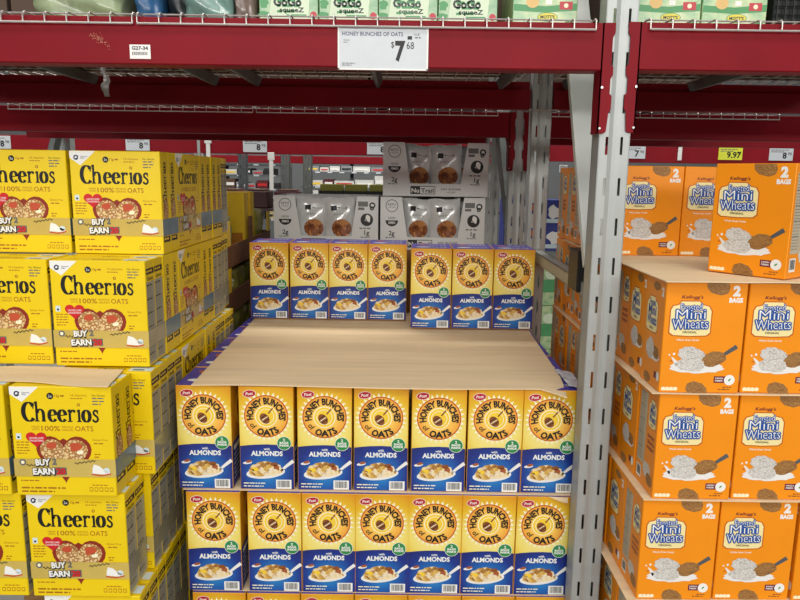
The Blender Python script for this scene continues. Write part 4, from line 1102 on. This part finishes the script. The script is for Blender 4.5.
# reserve stock standing behind on the decks
CARTW = plain('brown_reserve_carton', '#5c4c42', .75, spec=.15, var=.08)
for (x0, x1, y, d_, z, nm, n) in ((-1.75, .46, 2.24, .62, DZ, 'top deck', 4), (.61, 1.70, 2.24, .62, DZ + .003, 'top right deck', 2), (-2.1, .46, 3.86, .34, 1.908, 'rear deck', 4), (.62, 1.70, 3.86, .34, 1.908, 'right rear deck', 2)):
    for i in range(n):
        w_ = (x1 - x0) / n
        me = carton_mesh('reserve_carton', w_ - .012, d_, .55, CARTW)
        o = obj('reserve_carton', me, None, (x0 + w_ * (i + .5), y + d_ / 2, z)); tag(o, 'large brown reserve carton on the %s, %s from left' % (nm, ORD[i]), 'carton', 'reserve cartons on the decks')

# goods on the deck of the rack behind (blue strip between the red beams)
BLUEP = plain('navy_film_wrap', '#27405f', .3, spec=.6, var=.25, scale=8)
for i, (x, w_) in enumerate(((-.02, .80), (1.0, .55))):
    mb = MB(); mb.box(-w_ / 2, w_ / 2, 0, .5, 0, .12, BLUEP); mb.box(-w_ / 2 + .01, w_ / 2 - .01, .01, .49, .12, .126, PAPER)
    o = obj('wrapped_tray', mb.mesh('wrapped_tray', bevel=.004), None, (x, 3.33, 1.909)); tag(o, 'navy film-wrapped tray on the third red beam, %s' % ('in the middle' if i == 0 else 'right of the grey post'), 'tray', 'navy trays behind')

# ================================================================= SNACK POUCH TRAYS BEHIND
T_WHT = plain('grey_white_tray_board', '#dddfde', .5, var=.03)
T_POU = plain('silver_white_pouch_film', '#d9dbda', .22, metal=.15, spec=.7, var=.10, scale=18, bump=.25, bscale=14)
T_NUT = food('pecan_cluster_print', [(.2, '#4d2611'), (.45, '#9a5425'), (.65, '#cf8f52'), (.85, '#6f3718')], 55)
T_ORG = plain('rust_orange_band_ink', '#b4552f', .4)
TW, TD, TH = .497, .36, .25
def icon(P, u, v, kind):
    r = .030
    if kind == 'keto':
        P.ring(u, v, r * .88, r, GREYINK, 0, 24); P.text('KETO', u, v + .001, .011, GREYINK, 0, width=.038, bold=.02); P.text('CERTIFIED', u, v - .010, .006, GREYINK, 0, width=.036)
    elif kind == 'gmo':
        P.ell(u, v - .001, r, r * .95, BLACK, 0, 20, a0=PI, a1=2 * PI); P.text('NON', u, v + .006, .010, GREYINK, 0, width=.032, bold=.02); P.text('GMO', u, v - .017, .011, WHITE, 1, width=.034, bold=.03)
    elif kind == 'cert':
        P.rect(u - .042, v - .006, u + .005, v + .018, GREYINK, 0); P.rect(u - .042, v - .022, u - .012, v - .010, GREYINK, 0); P.ring(u + .026, v, .008, .015, BLACK, 0, 18); P.ring(u + .024, v - .014, .004, .010, BLACK, 1, 16)
    else:
        P.ell(u, v, r, r, BLACK, 0, 24); P.blob(u + .004, v + .006, .014, .017, WHITE, 1, 12, .25, 3); P.stroke([(u - .02, v + .02), (u + .012, v - .022)], .004, BLACK, 2); P.lines(u - .035, v - .044, u + .035, 1, .01, .006, GREYINK, 0, 4)
def make_snack_tray():
    w, d, h = TW, TD, TH; t = .004; k = []
    mb = MB(); mb.box(-w / 2, w / 2, -d / 2, d / 2, 0, t, T_WHT); k.append(('tray_floor', mb.mesh('tray_floor'), None, []))
    mb = MB(); mb.box(-w / 2, w / 2, d / 2 - t, d / 2, t, h, T_WHT); k.append(('back_panel', mb.mesh('back_panel'), None, []))
    for s_ in (-1, 1):
        mb = MB(); x = s_ * w / 2; mb.box(min(x, x - s_ * t), max(x, x - s_ * t), -d / 2, d / 2, t, h, T_WHT); k.append(('side_panel', mb.mesh('side_panel'), None, []))
    for s_ in (-1, 1):      # trapezoid fronts with icons
        mb = MB()
        o = w / 2
        pts = [(s_ * (o - .0), t), (s_ * (o - .0), h), (s_ * (o - .100), h), (s_ * (o - .128), .062), (s_ * (o - .128), t)]
        mb.prism(pts, 'y', -d / 2 - t, -d / 2, T_WHT)
        P = Print(mb, 'front', w, d + 2 * t, h, 1)
        uc = w / 2 + s_ * (o - .054)
        icon(P, uc, .208, 'keto' if s_ < 0 else 'cert'); icon(P, uc, .140, 'gmo' if s_ < 0 else 'grain')
        P.text('2g' if s_ < 0 else '1g', uc, .068, .022, BLACK, 0, bold=.02); P.lines(uc - .03, .055, uc + .03, 1, .01, .004, GREYINK, 0, 5)
        k.append(('front_wing', mb.mesh('front_wing', fix=False), None, []))
    mb = MB(); mb.box(-w / 2 + .128, w / 2 - .128, -d / 2 - t, -d / 2, t, .060, T_WHT); P = Print(mb, 'front', w, d + 2 * t, h, 1)
    P.rect(w / 2 - .118, .010, w / 2 + .0, .048, BLACK, 0); P.rect(w / 2 - .072, .013, w / 2 - .003, .045, T_WHT, 1)
    P.text('Nu', w / 2 - .095, .018, .020, WHITE, 1, bold=.02, width=.036); P.text('Trail', w / 2 - .038, .018, .020, BLACK, 2, bold=.02, width=.060)
    P.text('NO SUGAR', w / 2 + .075, .030, .010, GREYINK, 0, width=.095, bold=.02); P.text('ADDED', w / 2 + .075, .016, .008, GREYINK, 0, width=.040)
    k.append(('front_lip', mb.mesh('front_lip', fix=False), 'front lip with black and white brand box', []))
    return k
TRAY = make_snack_tray()
def make_pouch():
    w, h = .158, .236; nx, nz = 12, 16; k = []
    def dep(a, b):
        e = max(0, 1 - abs(2 * a - 1) ** 3) * max(0, 1 - abs(2 * b - 1) ** 4)
        return .024 * e + .004 * math.sin(11 * a + 6 * b) + .005 * math.sin(5 * a - 13 * b) * e
    mb = MB(); vs = []; fs = []
    for s_ in (-1, 1):
        o = len(vs)
        for j in range(nz + 1):
            for i in range(nx + 1):
                a, b = i / nx, j / nz
                vs.append(((a - .5) * w * (1 - .06 * math.sin(b * 3)), s_ * (dep(a, b) + .0006), b * h + .004 * math.sin(7 * a) * (b > .9)))
        for j in range(nz):
            for i in range(nx):
                q = o + j * (nx + 1) + i; fs.append((q, q + 1, q + nx + 2, q + nx + 1))
    mb.add(vs, fs, T_POU); k.append(('film_body', mb.mesh('film_body', smooth=True), None, []))
    def patch(u0, v0, u1, v1, mat, n=8, ell=False, off=.0012):
        m2 = MB(); vs = []; fs = []
        for j in range(n + 1):
            for i in range(n + 1):
                a, b = i / n, j / n
                if ell:
                    X, Y = 2 * a - 1, 2 * b - 1
                    sx, sy = X * math.sqrt(1 - Y * Y / 2), Y * math.sqrt(1 - X * X / 2); a, b = (sx + 1) / 2, (sy + 1) / 2
                aa, bb = u0 + (u1 - u0) * a, v0 + (v1 - v0) * b
                vs.append(((aa - .5) * w * (1 - .06 * math.sin(bb * 3)), -dep(aa, bb) - off, bb * h))
        for j in range(n):
            for i in range(n):
                q = j * (n + 1) + i; fs.append((q, q + 1, q + n + 2, q + n + 1))
        m2.add(vs, fs, mat); return m2
    k.append(('nut_picture', patch(.25, .19, .88, .56, T_NUT, ell=True).mesh('nut_picture', smooth=True), 'picture of brown nut clusters', []))
    m2 = patch(.03, .07, .97, .19, T_ORG); k.append(('colour_band', m2.mesh('colour_band', smooth=True), 'rust orange band', []))
    m2 = patch(.26, .74, .44, .84, BLACK, 4)
    vs, fs, x0, x1, y0, y1 = text_geo('Trail', .02)
    m2.add([((.46 + .32 * (x - x0) / (x1 - x0) - .5) * w * .95, -dep(.46 + .32 * (x - x0) / (x1 - x0), .79) - .0015, h * (.752 + .075 * y)) for x, y in vs], fs, BLACK)
    vs, fs, x0, x1, y0, y1 = text_geo('KETO', .0)
    m2.add([((.34 + .36 * (x - x0) / (x1 - x0) - .5) * w * .95, -dep(.34 + .36 * (x - x0) / (x1 - x0), .66) - .0015, h * (.63 + .065 * y)) for x, y in vs], fs, GREYINK)
    k.append(('brand_lettering', m2.mesh('brand_lettering', fix=False), None, []))
    return k
POU = make_pouch()
TZ = 1.255
trays = [(-.358, 3.355, TZ, 'lower left'), (.150, 3.355, TZ, 'lower right'), (.160, 3.365, TZ + TH + .004, 'upper')]
for x, y, z, nm in trays:
    place(TRAY, 'display_tray', (x, y + TD / 2, z), 0, {'lower left': 'white display tray of snack pouches on the left, behind the blue and yellow boxes', 'lower right': 'white display tray of snack pouches under another tray', 'upper': 'shaded white display tray of snack pouches stacked on top, brand box showing'}[nm], 'display tray', 'white snack trays behind the cereal')
    for j, (dx, dy, rz, ry) in enumerate(((-.082, .055, 6, 3), (.068, .035, -6, -3), (.13, .145, -4, 3), (-.12, .175, 4, -3))):
        if nm == 'upper': dx -= .01
        place(POU, 'snack_pouch', (x + dx, y + dy + .02, z + .006), R(rz), 'silvery snack pouch, %s in the %s white tray' % (['left front one', 'right front one', 'right rear one', 'left rear one'][j], nm), 'snack pouch', 'snack pouches in the white trays', ry=R(ry))
CARTB = plain('brown_shipping_carton', '#9a7650', .75, spec=.15, var=.08)
for i, x in enumerate((-.358, .150)):
    for j in range(5):
        me = carton_mesh('shipping_carton', .495, .36, .255, CARTB)
        o = obj('shipping_carton', me, None, (x, 3.535, TZ - .2565 * (j + 1) + .0005)); tag(o, 'brown shipping carton under the %s white tray, %s down' % (('left', 'right')[i], ORD[j]), 'carton', 'brown cartons behind the cereal')

# ================================================================= BROWN DISPLAY TRAYS WITH YELLOW GOODS, LEFT REAR
TRB = plain('dark_brown_tray_board', '#6d4a35', .65, spec=.2, var=.12, scale=10)
YEL2 = plain('dull_yellow_carton', '#d8b41c', .4, var=.10)
YBAG = plain('olive_yellow_bag', '#7c7a32', .3, spec=.6, var=.45, scale=25, bump=.4, bscale=30)
for j, z in enumerate((.845, 1.035, 1.225)):
    e = empty('brown_display_tray', (-.885, 3.24, z)); tag(e, 'dark brown display tray behind the yellow packs, %s of the stack' % ('lowest', 'middle', 'top')[j], 'display tray', 'brown trays at the left rear')
    for y in (-.475, .475):
        mb = MB(); mb.box(-.19, .19, y - .004, y + .004, 0, .088, TRB); obj('end_wall', mb.mesh('end_wall'), e)
    for x in (-.19, .19):
        mb = MB(); mb.box(x - .004, x + .004, -.47, .47, 0, .088, TRB); obj('side_wall', mb.mesh('side_wall'), e)
        for y in (-.43, 0, .43):
            mb = MB(); mb.box(x - .004, x + .004, y - .03, y + .03, .088, .187, YEL2 if y else TRB); obj('corner_post', mb.mesh('corner_post'), e)
    mb = MB(); mb.box(-.186, .186, -.47, .47, 0, .004, TRB); obj('tray_floor', mb.mesh('tray_floor'), e)
for j in range(5):
    z = .845 - .19 * (j + 1) + .185
n_ = 0
for z, nm in ((.85, 'lowest'), (1.04, 'middle'), (1.23, 'top')):
    for j in range(4):
        y = 2.88 + .225 * j
        if nm == 'top' and j in (1, 2):
            mb = MB(); mb.box(-.075, .075, -.04, .04, 0, .288, YEL2); P = Print(mb, 'front', .15, .08, .288, 1); P.rect(.01, .02, .14, .11, C_BRN, 0)
            o = obj('yellow_carton', mb.mesh('yellow_carton', bevel=0), None, (-.78 if j == 1 else -.80, y + .1, z)); tag(o, 'dull yellow carton standing in the top brown tray, %s' % ('in front' if j == 1 else 'behind'), 'carton', 'yellow cartons in the brown trays')
        else:
            o = bag((-.80, y, z), .17, .17, .155 if nm != 'top' else .20, YBAG, None, 20 + n_, 0, name='snack_bag')
            tag(o, 'dark olive snack bag, %s from the front in the %s brown tray' % (ORD[j], nm), 'snack bag', 'snack bags in the brown trays')
        n_ += 1
mb = MB(); mb.box(-.19, .19, -.475, .475, 0, .845 - FZ - .001, TRB)
o = obj('brown_tray_base', mb.mesh('brown_tray_base', bevel=.004), None, (-.885, 3.24, FZ)); tag(o, 'tall dark brown carton carrying the brown display trays', 'carton')

# ================================================================= FAR RACKS ACROSS THE NEXT AISLE
FARG = 'far red rack beams'
beam(-4.6, -1.86, 6.5, 1.785, 1.925, 'far red beam with white price labels, left of the white clip', FARG, ends=(False, False))
beam(-1.84, 1.20, 6.5, 1.785, 1.925, 'far red beam with price labels above the snack trays', FARG, ends=(False, False))
beam(1.22, 4.6, 6.5, 1.755, 1.925, 'far red beam with price labels above the orange cereal', FARG, ends=(False, False))
beam(-3.4, 1.2, 8.9, 1.745, 1.835, 'farthest thin red beam seen through the gap over the snack trays', FARG, ends=(False, False))
pm = post_mesh('far_post', 3.2, wd=.085)
for x, lb in ((-1.85, 'behind the yellow packs'), (1.21, 'seen beside the rear upright')):
    o = obj('far_rack_post', pm, None, (x, 6.505, FZ)); tag(o, 'far grey slotted post %s' % lb, 'post', 'far posts')
for i, (x, z) in enumerate(((-3.66, 1.80), (-2.40, 1.80), (-1.335, 1.80), (-.21, 1.795), (2.10, 1.79), (2.98, 1.79), (3.44, 1.79))):
    e = empty('shelf_label', (x, 6.496, z)); 
    tag(e, ['white price label at the left picture edge', 'white price label above the yellow packs', 'white price label left of the snack trays', 'white price label right above the snack trays', 'white price label reading 7 beside the grey post', 'yellow price label above the orange boxes', 'white price label at the right above the turned orange box'][i], 'price label', 'far price labels')
    mb = MB(); mb.box(-.108, .108, -.004, 0, 0, .115, plain('lime_label_paper', '#d8dc3c', .5) if i == 5 else PAPER); obj('card', mb.mesh('card'), e)
    mb = MB(); P = Print(mb, 'front', .216, .008, .115, 2)
    P.text('7' if i == 4 else ('9.97' if i == 5 else '8'), .14, .02, .055, BLACK, 0, bold=.03); P.text('98', .185, .05, .025, BLACK, 0)
    P.lines(.015, .09, .17, 2, .016, .007, GREYINK, 0, i)
    obj('label_lettering', mb.mesh('label_lettering', fix=False), e)
for x in (-3.36, 1.16):
    o = obj('far_rack_post', pm, None, (x, 8.962, FZ)); tag(o, 'farthest grey post holding the %s end of the thin red beam' % ('left' if x < 0 else 'right'), 'post', 'far posts')
CLIP = plain('white_plastic_clip', '#e4e4e0', .4)
for x, y, z0, z1, lb in ((-1.76, 6.49, 1.72, 1.91, 'white clip strip hanging behind the yellow packs'), (-1.19, 6.49, 1.46, 1.80, 'long white clip strip hanging over the left snack tray'), (2.52, 6.49, 1.78, 1.93, 'white hook on the far beam above the orange boxes'), (1.20, 5.29, 1.442, 1.70, 'white slotted strip hanging beside the rear upright')):
    mb = MB(); mb.box(-.018, .018, -.006, .006, 0, z1 - z0, CLIP); mb.box(-.03, .03, -.008, .008, (z1 - z0) * .8, z1 - z0, CLIP)
    o = obj('label_clip', mb.mesh('label_clip', bevel=.002), None, (x, y, z0)); tag(o, lb, 'clip')
# shelving across the aisle, with goods one can make out as blocks of colour
SHG = plain('grey_shelf_steel', '#5b5f62', .5, .3)
def shelving(x0, x1, y, zs, label, seed, pal, wmin=.10, wmax=.24, hmax=.9, dep=.35):
    hw = (x1 - x0) / 2; cx = (x0 + x1) / 2
    sn = ['lowest', 'second', 'third', 'fourth', 'topmost']
    for i, z in enumerate(zs):
        mb = MB(); mb.box(-hw, hw, 0, dep + .1, -.025, 0, SHG)
        for q in range(8): mb.box(-hw + .03 + q * hw / 4, -hw + .10 + q * hw / 4, -.003, 0, -.022, -.003, PAPER)
        tag(obj('store_shelf', mb.mesh('store_shelf'), None, (cx, y, z)), '%s shelf board of the %s' % (sn[i], label), 'shelf', 'shelves across the aisle')
    mb = MB(); mb.box(-.025, .025, 0, .05, 0, max(zs) - FZ + .3, SHG); pm_ = mb.mesh('shelf_post')
    for i, x in enumerate((-hw, 0, hw)):
        tag(obj('shelf_post', pm_, None, (cx + x, y + dep + .0995, FZ)), '%s post of the %s' % (('left', 'middle', 'right')[i], label), 'post', 'posts across the aisle')
    rnd = random.Random(seed); n = 0
    cn = {m.name: m.name.split('_')[1] for m in pal}
    for zi, z in enumerate(zs[:-1]):
        x = x0 + .04; gap = zs[zi + 1] - z - .03
        k = 0
        while x < x1 - wmax:
            w_ = rnd.uniform(wmin, wmax); h_ = gap * rnd.uniform(.45, hmax); m_ = rnd.choice(pal)
            mb = MB(); mb.box(-w_ / 2, w_ / 2, 0, dep, 0, h_, m_); P = Print(mb, 'front', w_, 0, h_, 4)
            P.rect(w_ * .1, h_ * .3, w_ * .9, h_ * .62, rnd.choice((WHITE, C_RED, BLACK, GOLD)), 0); P.lines(w_ * .15, h_ * .2, w_ * .85, 1, .01, h_ * .06, BLACK, 0, n)
            o = obj('shelf_carton', mb.mesh('shelf_carton', fix=False), None, (x + w_ / 2, y + .01, z))
            tag(o, '%s carton, %s from left on the %s shelf of the %s' % (cn[m_.name], ORD2[k], sn[zi], label), 'carton', 'cartons on the %s' % label)
            x += w_ + .015; n += 1; k += 1
PALX = [plain('shelf_white', '#d7d6d0', .5), plain('shelf_grey', '#8d9094', .5), plain('shelf_brown', '#5c4030', .6), plain('shelf_navy', '#26345c', .5), plain('shelf_maroon', '#5c1c22', .5), plain('shelf_cream', '#cbb98a', .5), plain('shelf_black', '#26262a', .5)]
shelving(-3.3, -1.55, 9.4, (1.02, 1.22, 1.42, 1.60, 1.74), 'far grey shelving', 4, PALX, .10, .18)
shelving(-1.5, -.05, 10.6, (.98, 1.22, 1.44, 1.66, 1.80), 'far bright shelving', 9, PALX[:3] + [PALX[0], PALX[0], PALX[4]], .12, .30)
for i, x in enumerate((-1.64, -1.20, -.97)):
    o = obj('far_rack_post', post_mesh('far_rack_post', 2.2, wd=.09, mat=SHG if i == 0 else DGREY), None, (x, 7.32, FZ)); tag(o, 'far grey upright seen over the snack trays, %s from left' % ORD[i], 'post', 'far posts')
# dark product stack with yellow tops at the right of the gap
for i in range(4):
    mb = MB(); mb.box(-.11, .11, 0, .3, 0, .17, DARKP); mb.box(-.1, .1, .01, .29, .17, .23, plain('olive_lid', '#7d7a2e', .5)) if i < 3 else None
    o = obj('dark_crate', mb.mesh('dark_crate'), None, (-.66 + .23 * (i % 4), 6.62, 1.29 + .0)); tag(o, 'dark crate across the aisle above the snack trays, %s from left' % ORD[i], 'crate', 'dark crates across the aisle')
mb = MB(); mb.box(-2.1, 1.1, 6.56, 7.3, 1.27, 1.288, plain('dark_shelf', '#3a2a28', .6)); o = obj('far_shelf_deck', mb.mesh('far_shelf_deck')); tag(o, 'dark low shelf deck across the aisle behind the snack trays', 'shelf')
for i, (x, c) in enumerate(((-1.62, '#5a2a22'), (-1.36, '#3b2220'), (-1.08, '#4a1d25'))):
    mb = MB(); mb.box(-.11, .11, 0, .3, 0, .16, plain('dark_goods_%d' % i, c, .5)); mb.box(-.09, .09, .02, .28, .16, .175, TRB)
    o = obj('dark_tub', mb.mesh('dark_tub', bevel=.01), None, (x, 6.6, 1.289)); tag(o, 'dark reddish tub across the aisle, %s from left' % ORD[i], 'tub', 'dark tubs across the aisle')
# blue and green goods seen past the rear upright
P_NAVY = plain('royal_navy_carton', '#25348c', .4, var=.1)
for i in range(3):
    for j in range(2):
        mb = MB(); mb.box(-.125, .125, 0, .25, 0, .19, P_NAVY); P = Print(mb, 'front', .25, 0, .19, 4)
        P.blob(.12, .10, .05, .05, WHITE, 0, 14, .3, i + j); P.rect(.02, .02, .23, .05, C_BLUEW, 0); P.blob(.2, .13, .03, .03, ORED, 1, 10, .2, 3)
        o = obj('navy_carton', mb.mesh('navy_carton', fix=False), None, (.90 + .26 * i, 5.3, 1.06 + .192 * j)); tag(o, 'navy blue carton beyond the rear upright, %s row, %s from left' % (('lower', 'upper')[j], ORD[i]), 'carton', 'navy cartons beyond the upright')
for i in range(3):
    for j in range(3):
        mb = MB(); mb.box(-.125, .125, 0, .25, 0, .34, P_APP); P = Print(mb, 'front', .25, 0, .34, 4)
        P.rect(.02, .10, .23, .2, P_GRN2, 0); P.ell(.12, .24, .05, .04, P_WHT, 0, 16)
        o = obj('green_carton', mb.mesh('green_carton', fix=False), None, (.90 + .26 * i, 5.3, FZ + .345 * j + .001)); tag(o, 'pale green carton below the navy cartons, layer %s from the floor, %s from left' % (ORD[j], ORD[i]), 'carton', 'green cartons beyond the upright')
mb = MB(); mb.box(.75, 1.6, 5.28, 5.6, .988, 1.058, DGREY); o = obj('navy_carton_shelf', mb.mesh('navy_carton_shelf')); tag(o, 'grey shelf under the navy cartons beyond the upright', 'shelf')
